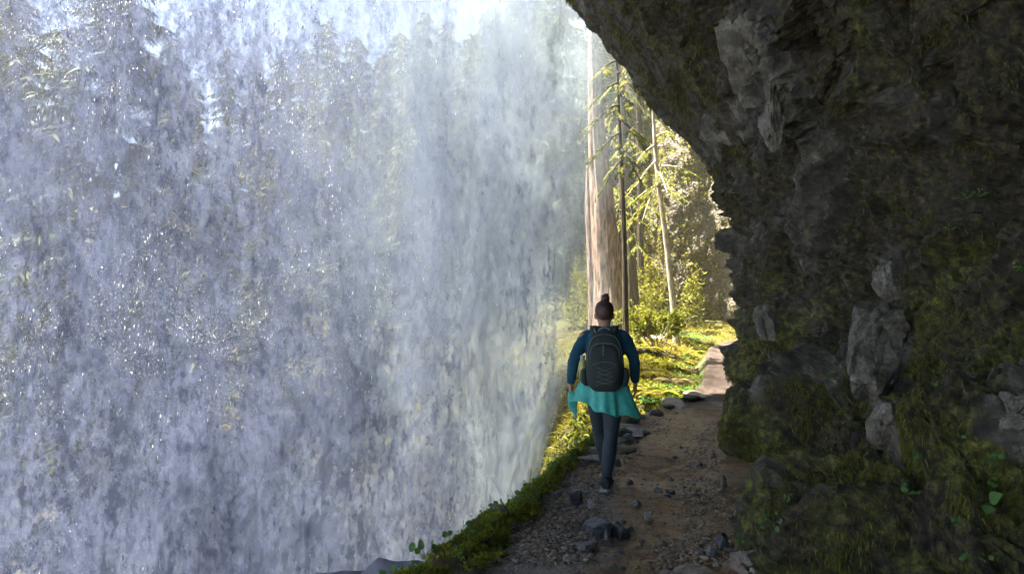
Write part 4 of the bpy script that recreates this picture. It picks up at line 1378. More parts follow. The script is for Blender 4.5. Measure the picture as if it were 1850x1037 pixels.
# only 20-face pebbles: the first twelve vertices of the subdivided sphere are the icosahedron
bm = bmesh.new(); bmesh.ops.create_icosphere(bm, subdivisions=1, radius=1.0)
V = np.stack([BX, BY, BZ], -1).reshape(-1, 3)
T = (np.arange(n)[:, None, None] * len(V0) + T0[None]).reshape(-1, 3)
bm.free()
print('gravel', n, len(T))
t = NT('gravel_mix')
geo = t.node('ShaderNodeNewGeometry')
col = t.ramp(geo.outputs['Random Per Island'], [(0.0, (0.07, 0.050, 0.032)), (0.35, (0.20, 0.155, 0.10)), (0.7, (0.33, 0.255, 0.175)), (0.9, (0.42, 0.35, 0.26)), (1.0, (0.30, 0.17, 0.075))])
M['gravel'] = t.done(t.principled(col, 0.55, t.bump(t.noise(t.coord('Object'), 120, 3), 0.4, 0.003), 0.4))
o = link('gravel', make_mesh('gravel', V, T, False), M['gravel'], path)
o['kind'] = 'stuff'

def stone(name, px, py, wpx, hpx, matn, label, group=None, seed=0, flat=1.0, sub=3, planes=12, sink=0.25, z0=0.0, rz=None, parent=None):
    g = G(px, py + hpx * 0.35, z0)
    m = g[1] / F
    w, h = wpx * m * 0.55, hpx * m * 0.62 * flat
    V, T = rock_shape(seed + 1000, (w, w * 0.85, h), sub, planes, 0.07, 2.5)
    o = link(name, make_mesh(name, V, T, False), M[matn], parent)
    o.location = (g[0], g[1], (path_z(g[0], g[1]) if z0 == 0 else z0) + h * (1 - 2 * sink) * 0.6)
    o.rotation_euler = (0, 0, seed * 1.3 if rz is None else rz)
    if label:
        tag(o, label, 'rock', group)
    return o
ROCKS = [
    (1252, 1025, 78, 30, 'tanrock', 'smooth tan rounded rock at the bottom edge of the path'),
    (1362, 1003, 66, 62, 'tanrock', 'large brown pointed rock with grey face at foot of mossy wall'),
    (1085, 936, 52, 38, 'darkrock', 'largest dark wet angular rock in the heap behind the hiker'),
    (1121, 940, 34, 30, 'darkrock', 'black wedge rock touching right side of the largest dark rock'),
    (1042, 897, 34, 26, 'darkrock', 'dark blocky rock just left of the hiker\'s planted shoe'),
    (1066, 904, 14, 24, 'greyrock', 'small upright pale shard beside the dark blocky rock'),
    (1112, 834, 26, 14, 'greyrock', 'flat pale grey stone right of the hiker\'s calf'),
    (1138, 865, 16, 10, 'darkrock', 'small black stone with blue sheen right of the planted shoe'),
    (1190, 880, 18, 9, 'greyrock', 'flat pale bluish stone in the middle of the path'),
    (1212, 878, 18, 11, 'darkrock', 'small black stone beside the flat pale bluish stone'),
    (1428, 988, 30, 44, 'greyrock', 'upright grey rock leaning on the mossy wall foot'),
    (1350, 922, 48, 34, 'tanrock', 'tan grey rock tucked under the wall near leafy plant'),
    (1302, 972, 26, 30, 'darkrock', 'reddish dark rock left of the large brown pointed rock'),
    (1286, 990, 18, 24, 'greyrock', 'narrow grey shard beside the reddish dark rock'),
    (1203, 1024, 34, 30, 'tanrock', 'dark brown rock left of the smooth tan rounded rock'),
    (1308, 874, 14, 24, 'tanrock', 'small tan stone standing at the wall corner foot'),
    (1062, 978, 46, 12, 'greyrock', 'long flat shard lying on gravel below the dark heap'),
    (1096, 958, 12, 20, 'greyrock', 'tiny pale upright chip below the largest dark rock'),
    (1020, 876, 20, 14, 'greyrock', 'pale grey stone on the mossy path edge left of the shoe'),
    (1004, 892, 26, 12, 'greyrock', 'flat grey stone where the gravel meets the mossy edge'),
    (1150, 905, 22, 12, 'tanrock', 'brown flat stone right of the dark heap'),
    (1172, 922, 24, 16, 'tanrock', 'brown angular stone in the middle of the trodden earth'),
    (1058, 932, 22, 12, 'darkrock', 'dark flat shard left of the largest dark rock'),
    (1098, 968, 22, 12, 'tanrock', 'small brown block under the dark heap'),
    (1136, 938, 14, 12, 'greyrock', 'pale chip at the right end of the dark heap'),
]
for i, (px, py, w, h, m_, lab) in enumerate(ROCKS):
    stone('rock', px, py, w, h, m_, lab, 'rocks on the path', seed=i * 3 + 1, sub=4 if w > 40 else 3, flat=1.0, planes=10)
r = np.random.default_rng(5)
for i in range(34):
    px, py = r.uniform(990, 1330), r.uniform(800, 1030)
    g = G(px, py)
    if edge_dist(g[0], g[1])[0] > -0.25 or px > 1290 + (py - 800) * 0.25: continue
    stone('rock', px, py, r.uniform(6, 15), r.uniform(5, 9), ['greyrock', 'tanrock', 'darkrock'][i % 3], 'small loose broken stone scattered over the gravel path', 'small loose stones on the path', seed=200 + i, sub=2, planes=9)

# flat stones edging the far part of the path
for i in range(13):
    f = 0.535 + i * 0.0118
    e = samp(EDGE, np.array([f * 599]))[0]
    tn = unit(np.gradient(EDGE, axis=0))[int(f * 599)]
    w = r.uniform(0.10, 0.24)
    V, T = rock_shape(600 + i, (w * 1.6, w * 0.8, r.uniform(0.04, 0.08)), 3, 12, 0.08, 3)
    o = link('edging_stone', make_mesh('edging_stone', V, T, False), M['mossrock' if i % 3 else 'tanrock'], path)
    o.location = (e[0] + tn[1] * r.uniform(-0.05, 0.2), e[1] - tn[0] * r.uniform(-0.05, 0.2), path_z(e[0], e[1]) + 0.02)
    o.rotation_euler = (r.normal(0, 0.15), r.normal(0, 0.15), math.atan2(tn[1], tn[0]) + r.normal(0, 0.3))
for i in range(12):                                       # ledge stones between the hiker and the drop
    f = 0.465 + i * 0.0085
    e = samp(EDGE, np.array([f * 599]))[0]
    tn = unit(np.gradient(EDGE, axis=0))[int(f * 599)]
    w = r.uniform(0.10, 0.24)
    V, T = rock_shape(660 + i, (w * 1.3, w, r.uniform(0.05, 0.10)), 3, 12, 0.08, 3)
    o = link('edging_stone', make_mesh('edging_stone', V, T, False), M['mossrock' if i % 2 else 'greyrock'], path)
    k = r.uniform(0.05, 0.4)
    o.location = (e[0] + tn[1] * k, e[1] - tn[0] * k, path_z(e[0], e[1]) + 0.0)
    o.rotation_euler = (r.normal(0, 0.15), r.normal(0, 0.15), math.atan2(tn[1], tn[0]) + r.normal(0, 0.4))

# ------------------------------------------------------------------ mossy outer edge of the path
n = 60000
sq = (0.255 + 0.27 * r.random(n) ** 1.15) * 599
e = samp(EDGE, sq)
tn = unit(np.gradient(EDGE, axis=0))[sq.astype(int)]
wid = (0.44 - 0.20 * sstep(0.34, 0.5, sq / 599)) * (0.75 + 0.5 * noise3(np.c_[e * 1.6, 0 * sq], 77))
off = -r.beta(1.4, 1.6, n) * wid + 0.05
off += 0.06 * noise3(np.c_[e * 3, 0 * sq], 3)
xy = np.stack([e[:, 0] - tn[:, 1] * off, e[:, 1] + tn[:, 0] * off], 1)
hump = np.clip(0.055 + 0.06 * noise3(np.c_[xy * 4.5, 0 * sq], 14) + 0.04 * noise3(np.c_[xy * 11, 0 * sq], 15), 0.0, 0.2) * 0.7 * np.clip(1 - np.abs(off + wid * 0.45) / (wid * 0.75), 0, 1) * 1.6
hole = noise3(np.c_[xy * 2.6, 0 * sq], 19) + 0.5 * noise3(np.c_[xy * 8, 0 * sq], 20) + r.normal(0, 0.1, n) < 0.22
base = np.c_[xy, path_z_many(xy) + hump * r.random(n) ** 0.3]
base, hole_ = base[hole], hole
n = len(base)
dr = unit(rand_dirs(n, r) * 0.8 + np.array([-0.2, -0.2, 0.7]))
sd = unit(np.cross(dr, rand_dirs(n, r)))
L = r.uniform(0.012, 0.032, n)
V, T = leaves(base, dr, sd, L, L * r.uniform(0.35, 0.7, n))
o = link('edge_moss', make_mesh('edge_moss', V, T), M['edgemoss'], path)
o['kind'] = 'stuff'
# small leaves growing through the moss
kk = r.choice(n, 2600, replace=False)
b2 = base[kk] + np.c_[r.normal(0, 0.02, (2600, 2)), r.uniform(0.005, 0.035, 2600)]
cl_ = noise3(np.c_[b2[:, :2] * 3.5, 0 * kk], 23) > 0.0
b2 = b2[cl_]; m = len(b2)
dr = unit(rand_dirs(m, r) + np.array([-0.3, -0.4, 0.5]))
V, T = leaves(b2, dr, unit(np.cross(dr, rand_dirs(m, r))), r.uniform(0.014, 0.034, m), r.uniform(0.010, 0.024, m))
o = link('edge_leaves', make_mesh('edge_leaves', V, T), M['sprig'], path)
o['kind'] = 'stuff'
# dry grass stalks matted into the moss
n = 900
sq = (0.26 + 0.22 * r.random(n)) * 599
e = samp(EDGE, sq); tn = unit(np.gradient(EDGE, axis=0))[sq.astype(int)]
off = -r.random(n) * 0.42
xy = np.stack([e[:, 0] - tn[:, 1] * off, e[:, 1] + tn[:, 0] * off], 1)
base = np.c_[xy, path_z_many(xy) + 0.01]
dr = unit(rand_dirs(n, r) * np.array([1, 1, 0.25]) + np.array([0, 0, 0.18]))
V, T = blades(base, dr, unit(np.cross(dr, [0, 0, 1.0])), r.uniform(0.06, 0.17, n), np.full(n, 0.0035), np.tile([0, 0, -0.4], (n, 1)))
o = link('dead_stalks', make_mesh('dead_stalks', V, T), M['straw'], path)
o['kind'] = 'stuff'

# leafy sprouts
def sprout(name, base, nrm, nleaf, leaf, height, label, group, seed, matn='sprig', cat='plant'):
    rr = np.random.default_rng(seed)
    t = empty(name, base)
    tag(t, label, cat, group)
    up = unit(np.asarray(nrm, float) * 0.55 + np.array([0, 0, 0.75]))
    for k in range(nleaf):
        d = unit(up + rand_dirs(1, rr)[0] * 0.7)
        h = height * rr.uniform(0.45, 1.0)
        u = np.linspace(0, 1, 5)
        pts = d * (u * h)[:, None] + np.array([0, 0, -0.25]) * (u ** 2 * h)[:, None]
        st = Soup().tube(pts, np.linspace(leaf * 0.05, leaf * 0.03, 5), 5)
        so = st.build('stem', M['sprig'], t)
        tip = pts[-1]
        dd = unit(d + rand_dirs(1, rr)[0] * 0.5 + np.array([0, 0, -0.2]))
        nn_ = unit(np.array([-0.35, -0.75, 0.55]) + rand_dirs(1, rr)[0] * 0.5)
        sx = unit(np.cross(dd, nn_)); nn_ = unit(np.cross(sx, dd))
        Ls = leaf * rr.uniform(0.7, 1.25)
        U = np.array([0, .12, .3, .5, .72, .9, 1.0]); Wd = np.array([0.03, .30, .48, .5, .36, .15, 0.0]) * Ls * 0.95
        Lc = tip + dd * (U * Ls)[:, None] - nn_ * (0.22 * U ** 2 * Ls)[:, None]
        Vl = np.vstack([Lc, Lc + sx * Wd[:, None] + nn_ * (Wd * 0.25)[:, None], Lc - sx * Wd[:, None] + nn_ * (Wd * 0.25)[:, None]])
        q = np.arange(6)
        Q = np.concatenate([np.stack([q, q + 1, q + 8, q + 7], 1), np.stack([q, q + 14, q + 15, q + 1], 1)])
        Soup().add(Vl, None, Q).build('leaf', M[matn], so)
    return t
EDGE_PLANTS = [ # px, py, leaves, size, height, label
    (702, 1034, 4, 0.05, 0.07, 'leafy sprout at the lowest left corner of the mossy edge'),
    (768, 1000, 7, 0.045, 0.11, 'leafy clump left of the dark stump twigs on the edge'),
    (812, 972, 4, 0.04, 0.10, 'sprout with curled leaf above the dark stump twigs'),
    (846, 957, 4, 0.04, 0.09, 'small sprout on the outer rim above the mossy hollow'),
    (882, 938, 6, 0.035, 0.07, 'bright sprout cluster in the middle of the mossy edge'),
    (905, 912, 5, 0.04, 0.09, 'dark leaved sprout on the rim below the bent twig'),
    (886, 978, 5, 0.035, 0.06, 'low light green sprout beside gravel at the mossy hollow'),
    (945, 884, 6, 0.04, 0.08, 'sprout near the thin vertical stalk on the rim'),
    (968, 872, 6, 0.04, 0.09, 'leafy sprout among red twigs on the rim'),
    (992, 850, 5, 0.05, 0.11, 'tall sprout at the far end of the mossy edge'),
    (1036, 803, 3, 0.04, 0.09, 'lone sprout beside the red stick near the hiker'),
]
for i, (px, py, nl, lf, h, lab) in enumerate(EDGE_PLANTS):
    g = G(px, py + 8, 0.03)
    sprout('edge_plant', g, (-0.3, -0.3, 0.6), nl, lf, h, lab, 'sprouts on the mossy path edge', 40 + i)
TWIGS = [ # base px, py, tip px, py, radius, label
    (802, 1012, 782, 985, 0.009, 'thick dark red stub leaning left at the lower edge'),
    (802, 1014, 797, 988, 0.006, 'thin dark stub standing beside the thick dark red one'),
    (880, 936, 874, 921, 0.0035, 'bent thin twig on the rim of the mossy edge'),
    (952, 878, 960, 846, 0.0035, 'tall thin twig rising from the rim'),
    (965, 872, 976, 848, 0.003, 'short reddish twig right of the tall thin one'),
    (926, 904, 924, 886, 0.003, 'thin vertical green stalk on the rim'),
    (1046, 806, 1043, 791, 0.009, 'short red stick standing upright near the hiker'),
    (770, 1002, 806, 972, 0.003, 'curved thin twig over the lower leafy clump'),
]
for i, (ax, ay, bx, by, rd, lab) in enumerate(TWIGS):
    a = G(ax, ay, 0.02); b = P(bx, by, a[1] + 0.03)
    k = np.linspace(0, 1, 6)[:, None]
    bend = np.array([0.012, 0, 0.01]) * np.sin(k * np.pi) * (1 if i % 2 else -1)
    t = Soup().tube((b - a) * k + bend - np.array([0, 0, 0.03]) * (1 - k), rd * (1 - 0.55 * k[:, 0]), 6).build('twig', M['twig'])
    t.location = a
    tag(t, lab, 'twig', 'twigs on the path edge')

# dark hollows of earth showing under the moss: clods
for i, (px, py, w, h) in enumerate([(905, 940, 40, 26), (878, 985, 34, 26), (822, 1008, 30, 30), (940, 912, 30, 20)]):
    stone('earth_clod', px, py, w, h, 'darkrock', ['dark wet clod bulging from the middle of the mossy edge', 'dark hollow clod beside the low light green sprout',
          'black clod at the foot of the dark stump twigs', 'dark clod under the red twigs at the far rim'][i], 'dark clods in the mossy edge', seed=300 + i, sub=3, planes=16)

# boulders in the mist below the edge
for i, (px, py, d, w, lab) in enumerate([(705, 1050, 6.4, 0.45, 'purple grey boulder low in the mist at the bottom of the picture'), (668, 1062, 7.2, 0.6, 'round mist veiled boulder left of the purple grey one'),
        (765, 1030, 7.0, 0.28, 'misty boulder showing behind the lower leafy clump'), (868, 968, 8.2, 0.24, 'misty boulder behind the middle of the mossy rim'), (925, 926, 9.2, 0.22, 'farthest misty boulder just below the rim')]):
    c = P(px, py, d)
    V, T = rock_shape(900 + i, (w, w * 0.9, w * 0.75), 4, 22, 0.10, 1.6)
    o = link('boulder', make_mesh('boulder', V, T), M['purplerock'])
    o.location = c - np.array([0, 0, w * 0.35])
    tag(o, lab, 'boulder', 'boulders below the path edge')

# plants rooted in the cliff
WALL = [ # px, py, leaves, size, height, label
    (1388, 942, 7, 0.055, 0.14, 'leafy plant with dark stem low on the wall foot'),
    (1388, 846, 2, 0.05, 0.03, 'single pale green leaf on moss above the wall foot plant'),
    (1492, 672, 6, 0.045, 0.09, 'sprig growing beside the big grey slab at mid height'),
    (1548, 418, 4, 0.045, 0.10, 'upright green leaf high on the dark mossy wall'),
    (1778, 918, 3, 0.13, 0.04, 'biggest rounded leaf at lower right of the wall'),
    (1780, 838, 3, 0.07, 0.06, 'pair of pale leaves above the biggest rounded leaf'),
    (1798, 872, 3, 0.06, 0.05, 'small pale leaves just above right of the biggest leaf'),
    (1645, 880, 4, 0.07, 0.07, 'narrow pale leaf leaning on the mossy slope'),
    (1662, 842, 4, 0.05, 0.06, 'yellowish sprig at top of the mossy slope'),
    (1722, 795, 3, 0.045, 0.05, 'tiny two leaf sprig right of the slope top'),
    (1492, 972, 4, 0.05, 0.05, 'small bright sprig low in the middle of mossy foot'),
    (1722, 945, 7, 0.04, 0.06, 'sprinkle of tiny leaves left of the biggest leaf'),
    (1738, 1012, 4, 0.05, 0.05, 'small leaf pair at bottom right of the wall'),
    (1788, 1012, 2, 0.045, 0.04, 'lone leaf at the bottom right corner'),
    (1318, 834, 3, 0.04, 0.05, 'round leaf on the mossy wall corner beside path'),
    (1345, 985, 4, 0.04, 0.06, 'small weed at the foot of the wall by the rocks'),
    (1740, 372, 12, 0.035, 0.10, 'patch of small leaves high on right dark wall'),
    (1775, 345, 9, 0.035, 0.10, 'upper patch of small leaves near the right edge'),
    (1712, 405, 9, 0.03, 0.09, 'left spray of the small leaved patch on dark wall'),
    (1832, 485, 10, 0.04, 0.10, 'leafy tuft at the right edge at mid height'),
    (1415, 900, 5, 0.035, 0.08, 'thin sprig right of the leafy wall foot plant'),
    (1690, 690, 4, 0.03, 0.05, 'small sprig right of the big grey slab'),
]
for i, (px, py, nl, lf, h, lab) in enumerate(WALL):
    p, n_ = cliff_at(px, py)
    sprout('wall_plant', p - n_ * 0.01, n_, int(nl * 1.7) if lf < 0.1 else 2, lf * (0.6 if lf > 0.1 else 0.45), h * 0.8, lab, 'plants on the cliff wall', 140 + i)
# a dry frond hanging on the wall
p, n_ = cliff_at(1478, 405)
t = empty('hanging_frond', p)
tag(t, 'pale dry frond curving down the dark mossy wall', 'frond')
u = np.linspace(0, 1, 12)
pts = np.array([-0.12, -0.05, -0.16]) * u[:, None] + n_ * (0.05 + 0.05 * np.sin(u * 3))[:, None] + np.array([0, 0, 0.04]) * np.sin(u * np.pi)[:, None]
Soup().tube(pts, 0.003, 5).build('stalk', M['straw'], t)
m = 40
uu = np.repeat(np.linspace(0.1, 1, m // 2), 2)
q = np.stack([np.interp(uu, u, pts[:, c]) for c in range(3)], 1)
dd = unit(np.array([0.4, 0.2, -0.7]) + np.tile([[0.5, 0, 0.6], [-0.5, 0, -0.3]], (m // 2, 1)))
V, T = blades(q, dd, unit(np.cross(dd, n_)), np.full(m, 0.028), np.full(m, 0.009))
Soup().add(V, T).build('leaflets', M['straw'], t)

#@@NEXT3

# ------------------------------------------------------------------ the hiker
M['skin'] = plain('skin', (0.42, 0.22, 0.15), 0.5, 0.4, 60, 0.12, 0.15)
M['hair'] = plain('dark_brown_hair', (0.075, 0.028, 0.020), 0.45, 0.5, 90, 0.5, 0.8)
M['shirt'] = plain('blue_knit', (0.015, 0.078, 0.125), 0.85, 0.2, 220, 0.25, 0.6)
M['legging'] = plain('dark_slate_leggings', (0.022, 0.034, 0.045), 0.6, 0.35, 150, 0.25, 0.3)
M['teal'] = plain('teal_shell', (0.06, 0.42, 0.35), 0.5, 0.4, 30, 0.12, 0.35)
M['pack'] = plain('charcoal_pack_cloth', (0.026, 0.036, 0.034), 0.7, 0.35, 200, 0.3, 0.5)
M['packgrey'] = plain('grey_webbing', (0.16, 0.19, 0.18), 0.6, 0.3, 150, 0.25, 0.4)
M['shoe'] = plain('black_shoe', (0.014, 0.014, 0.016), 0.6, 0.4, 100, 0.3, 0.4)
M['sole'] = plain('pale_sole', (0.38, 0.40, 0.38), 0.6, 0.3, 60, 0.2, 0.2)
M['bottle'] = plain('yellow_drink_bottle', (0.42, 0.42, 0.10), 0.25, 0.6, 20, 0.1, 0.0)
M['cap'] = plain('grey_bottle_cap', (0.30, 0.36, 0.38), 0.4, 0.5, 30, 0.1, 0.0)

def remesh(sp, name, voxel, mat_, parent, smooth_it=4, disp=None):
    tmp = bpy.data.objects.new('tmp', sp.mesh('tmp'))
    COL.objects.link(tmp)
    m = tmp.modifiers.new('r', 'REMESH'); m.mode = 'VOXEL'; m.voxel_size = voxel
    m2 = tmp.modifiers.new('s', 'SMOOTH'); m2.iterations = smooth_it; m2.factor = 0.5
    dg = bpy.context.evaluated_depsgraph_get()
    me = bpy.data.meshes.new_from_object(tmp.evaluated_get(dg))
    me.name = name
    bpy.data.objects.remove(tmp)
    n = len(me.vertices)
    if disp is not None:
        co = np.empty(n * 3, dtype=np.float32); me.vertices.foreach_get('co', co)
        no = np.empty(n * 3, dtype=np.float32); me.vertex_normals.foreach_get('vector', no)
        co = co.reshape(-1, 3).astype(float); no = no.reshape(-1, 3)
        co = co + no * disp(co)[:, None]
        me.vertices.foreach_set('co', co.astype(np.float32).ravel())
    me.polygons.foreach_set('use_smooth', np.full(len(me.polygons), True))
    me.materials.clear()
    return link(name, me, mat_, parent)

HX, HY = 0.795, 6.37
person = empty('person', (HX, HY, path_z(HX, HY) + 0.012), math.radians(-7))
tag(person, 'hiker seen from behind in blue top with hair tied up, walking along the path', 'person')

def limb(sp, pts, rad, n=14, seg=14):
    c = catmull(np.asarray(pts, float), n)
    rr = np.interp(np.linspace(0, 1, n), np.linspace(0, 1, len(rad)), rad)
    sp.tube(c, rr, seg)

SH_L, EL_L, WR_L = (-0.165, 0.0, 1.318), (-0.262, -0.045, 1.10), (-0.292, 0.03, 0.905)
SH_R, EL_R, WR_R = (0.165, 0.0, 1.322), (0.250, -0.01, 1.105), (0.262, 0.085, 0.915)
HIP_R, KN_R, AN_R = (0.075, 0.0, 0.86), (0.052, 0.015, 0.47), (0.012, -0.03, 0.095)
HIP_L, KN_L, AN_L = (-0.075, 0.01, 0.86), (-0.050, 0.20, 0.49), (0.012, 0.36, 0.105)

def torso(sp, g=0.0):
    zc = [0.78, 0.84, 0.92, 1.00, 1.08, 1.16, 1.24, 1.30, 1.345, 1.375]
    rx = [0.10, 0.155, 0.168, 0.148, 0.138, 0.146, 0.162, 0.168, 0.135, 0.075]
    ry = [0.075, 0.108, 0.112, 0.098, 0.092, 0.098, 0.102, 0.092, 0.072, 0.055]
    sp.loft([(0, 0.005, z_) for z_ in zc], np.array(rx) + g, np.array(ry) + g, seg=24, power=2.3)

def hand(sp, wr, sgn):
    w = np.asarray(wr, float)
    sp.loft([w + np.array([0, 0.004 * k, -0.018 * k]) for k in range(6)], [0.022, 0.020, 0.018, 0.017, 0.016, 0.012], [0.027, 0.032, 0.038, 0.040, 0.040, 0.034], seg=14)
    for k, (oy, L) in enumerate([(-0.030, 0.060), (-0.010, 0.072), (0.011, 0.075), (0.031, 0.066)]):
        b = w + np.array([0, oy + 0.018, -0.082])
        limb(sp, [b, b + [sgn * -0.004, 0.006, -L * 0.45], b + [sgn * -0.014, 0.014, -L * 0.8], b + [sgn * -0.026, 0.018, -L]], [0.0095, 0.009, 0.008, 0.0065], 9, 8)
    b = w + np.array([0, 0.036, -0.03])
    limb(sp, [b, b + [sgn * -0.008, 0.022, -0.022], b + [sgn * -0.014, 0.030, -0.052]], [0.013, 0.011, 0.008], 8, 8)

body = Soup()
torso(body)
for (a, b, c) in ((SH_L, EL_L, WR_L), (SH_R, EL_R, WR_R)):
    limb(body, [a, (np.array(a) + b) / 2, b, (np.array(b) + c) / 2, c], [0.050, 0.043, 0.036, 0.033, 0.023])
hand(body, WR_L, -1); hand(body, WR_R, 1)
for (a, b, c) in ((HIP_R, KN_R, AN_R), (HIP_L, KN_L, AN_L)):
    limb(body, [a, (np.array(a) + b) / 2, b, (np.array(b) * 0.6 + np.array(c) * 0.4) + [0, -0.02, 0], c], [0.085, 0.075, 0.052, 0.052, 0.034])
for c, dy in ((AN_R, 1), (AN_L, 1)):
    c = np.array(c)
    body.loft([c + [0, -0.045, -0.045], c + [0, 0.02, -0.04], c + [0.004, 0.09, -0.055], c + [0.006, 0.16, -0.068]], [0.028, 0.032, 0.036, 0.028], [0.03, 0.038, 0.026, 0.016], X=(1, 0, 0), Y=(0, 0, 1), seg=14)
# neck and head
limb(body, [(0, 0.0, 1.33), (0, 0.008, 1.40), (0, 0.016, 1.46)], [0.062, 0.052, 0.052])
hz = np.array([1.402, 1.42, 1.45, 1.485, 1.52, 1.555, 1.585, 1.607])
body.loft([(0, 0.02 + 0.018 * (1.5 - z_) * 2, z_) for z_ in hz], [0.030, 0.052, 0.064, 0.071, 0.074, 0.071, 0.055, 0.022], [0.045, 0.068, 0.082, 0.089, 0.093, 0.088, 0.068, 0.030], seg=22)
body.loft([(0, 0.108, 1.445), (0, 0.122, 1.462), (0, 0.112, 1.482), (0, 0.106, 1.50)], [0.012, 0.017, 0.011, 0.007], [0.010, 0.014, 0.010, 0.006], seg=10)   # nose
body.loft([(0, 0.100, 1.425), (0, 0.108, 1.432), (0, 0.100, 1.440)], [0.020, 0.026, 0.020], [0.006, 0.008, 0.006], seg=10)                                  # mouth
for sx in (-1, 1):
    body.loft([(sx * 0.073, 0.01, 1.452), (sx * 0.080, 0.008, 1.47), (sx * 0.081, 0.006, 1.49), (sx * 0.075, 0.008, 1.505)], [0.006, 0.008, 0.008, 0.005], [0.010, 0.016, 0.018, 0.010], seg=10)
    body.loft([(sx * 0.030, 0.094, 1.487), (sx * 0.030, 0.100, 1.494), (sx * 0.030, 0.097, 1.502)], [0.012, 0.016, 0.012], [0.006, 0.008, 0.006], seg=8)
remesh(body, 'body', 0.0062, M['skin'], person, 3)

# hair: cap on the skull drawn up to a bun
hr = Soup()
hr.loft([(0, 0.006, 1.440), (0, 0.004, 1.458), (0, 0.002, 1.485), (0, 0.004, 1.52), (0, 0.010, 1.56), (0, 0.016, 1.590), (0, 0.018, 1.616)],
        [0.046, 0.060, 0.074, 0.080, 0.078, 0.062, 0.026], [0.060, 0.074, 0.086, 0.092, 0.090, 0.072, 0.030], seg=24)
def strands(co):
    a = np.arctan2(co[:, 0], co[:, 1])
    return 0.0016 * np.sin(a * 46 + 5 * noise3(co * 12, 3)) + 0.0012 * noise3(co * 70, 4)
hair = remesh(hr, 'hair', 0.006, M['hair'], person, 3, strands)
bn = Soup()
k = np.linspace(0, 1, 40)
bn.tube(np.stack([0.010 + 0.020 * np.cos(k * 15) * (1 - 0.55 * k), 0.010 + 0.020 * np.sin(k * 15) * (1 - 0.55 * k), 1.608 + 0.058 * k], 1), 0.017 - 0.005 * k, 10)
bn.tube([(0.012, 0.01, 1.60), (0.014, 0.01, 1.635), (0.020, 0.006, 1.665)], [0.030, 0.030, 0.014], 12)
bn.tube([(0.018, 0.004, 1.655), (0.030, 0.0, 1.668), (0.040, -0.002, 1.674)], [0.016, 0.010, 0.004], 8)
bn.loft([(0.008, 0.006, 1.602 + 0.066 * q_) for q_ in (0, .15, .4, .65, .85, 1)], [0.020, 0.033, 0.039, 0.037, 0.027, 0.010], [0.020, 0.033, 0.039, 0.037, 0.027, 0.010], seg=16)
remesh(bn, 'bun', 0.005, M['hair'], hair, 2, lambda co: 0.002 * noise3(co * 60, 8))

# long-sleeved shirt
sp = Soup()
zc = [0.86, 0.92, 1.00, 1.08, 1.16, 1.24, 1.30, 1.345, 1.375, 1.392]
sp.loft([(0, 0.005, z_) for z_ in zc], [0.178, 0.182, 0.166, 0.156, 0.163, 0.176, 0.180, 0.150, 0.092, 0.066], [0.122, 0.126, 0.114, 0.108, 0.113, 0.115, 0.106, 0.086, 0.070, 0.062], seg=26, power=2.3)
for (a, b, c) in ((SH_L, EL_L, WR_L), (SH_R, EL_R, WR_R)):
    a, b, c = map(np.array, (a, b, c))
    limb(sp, [a + [-np.sign(a[0]) * 0.075, 0, -0.012], a + [-np.sign(a[0]) * 0.012, 0, -0.018], (a + b) / 2, b, (b + c) / 2, c + [0, 0, -0.005]], [0.050, 0.060, 0.057, 0.050, 0.046, 0.035], 22, 16)
def wrinkle(co):
    return 0.0045 * noise3(co * np.array([14, 14, 22]), 5) + 0.003 * noise3(co * np.array([30, 30, 44]), 6)
remesh(sp, 'shirt', 0.009, M['shirt'], person, 5, wrinkle)

# leggings
sp = Soup()
sp.loft([(0, 0.005, z_) for z_ in (0.76, 0.80, 0.86, 0.92, 0.97)], [0.120, 0.162, 0.168, 0.166, 0.156], [0.095, 0.118, 0.120, 0.116, 0.105], seg=24, power=2.3)
for (a, b, c) in ((HIP_R, KN_R, AN_R), (HIP_L, KN_L, AN_L)):
    a, b, c = map(np.array, (a, b, c))
    limb(sp, [a, (a + b) / 2, b, b * 0.6 + c * 0.4 + [0, -0.022, 0], c + [0, 0, 0.01]], [0.096, 0.084, 0.061, 0.062, 0.041], 22, 18)
remesh(sp, 'leggings', 0.009, M['legging'], person, 4, lambda co: 0.003 * noise3(co * np.array([16, 16, 28]), 7) * (0.4 + sstep(0.5, 0.15, co[:, 2])))

# shoes with pale soles
for c, toe in ((AN_R, 0.14), (AN_L, -0.02)):
    c = np.array(c); fx = np.array([math.sin(toe), math.cos(toe), 0]); sx = np.array([math.cos(toe), -math.sin(toe), 0])
    zs = c[2] - 0.095
    sp = Soup()
    prof = [(-0.075, 0.028, 0.050), (-0.06, 0.040, 0.056), (-0.02, 0.043, 0.058), (0.04, 0.044, 0.050), (0.10, 0.050, 0.040), (0.15, 0.046, 0.034), (0.185, 0.026, 0.024)]
    sp.loft([np.array([c[0], c[1], zs + 0.014 + h]) + fx * f_ for f_, w_, h in prof], [w_ for f_, w_, h in prof], [h for f_, w_, h in prof], X=sx, Y=(0, 0, 1), seg=18)
    sp.tube([c + [0, -0.012, -0.01], c + [0, -0.012, 0.03]], [0.052, 0.047], 16)
    sh = remesh(sp, 'shoe', 0.007, M['shoe'], person, 3)
    so = Soup()
    so.loft([np.array([c[0], c[1], zs + zz0]) + fx * 0.055 for zz0 in (0.0, 0.006, 0.024, 0.028)], [0.046, 0.050, 0.051, 0.047], [0.132, 0.138, 0.139, 0.134], X=sx, Y=fx, seg=26, power=2.6)
    so.build('sole', M['sole'], sh)

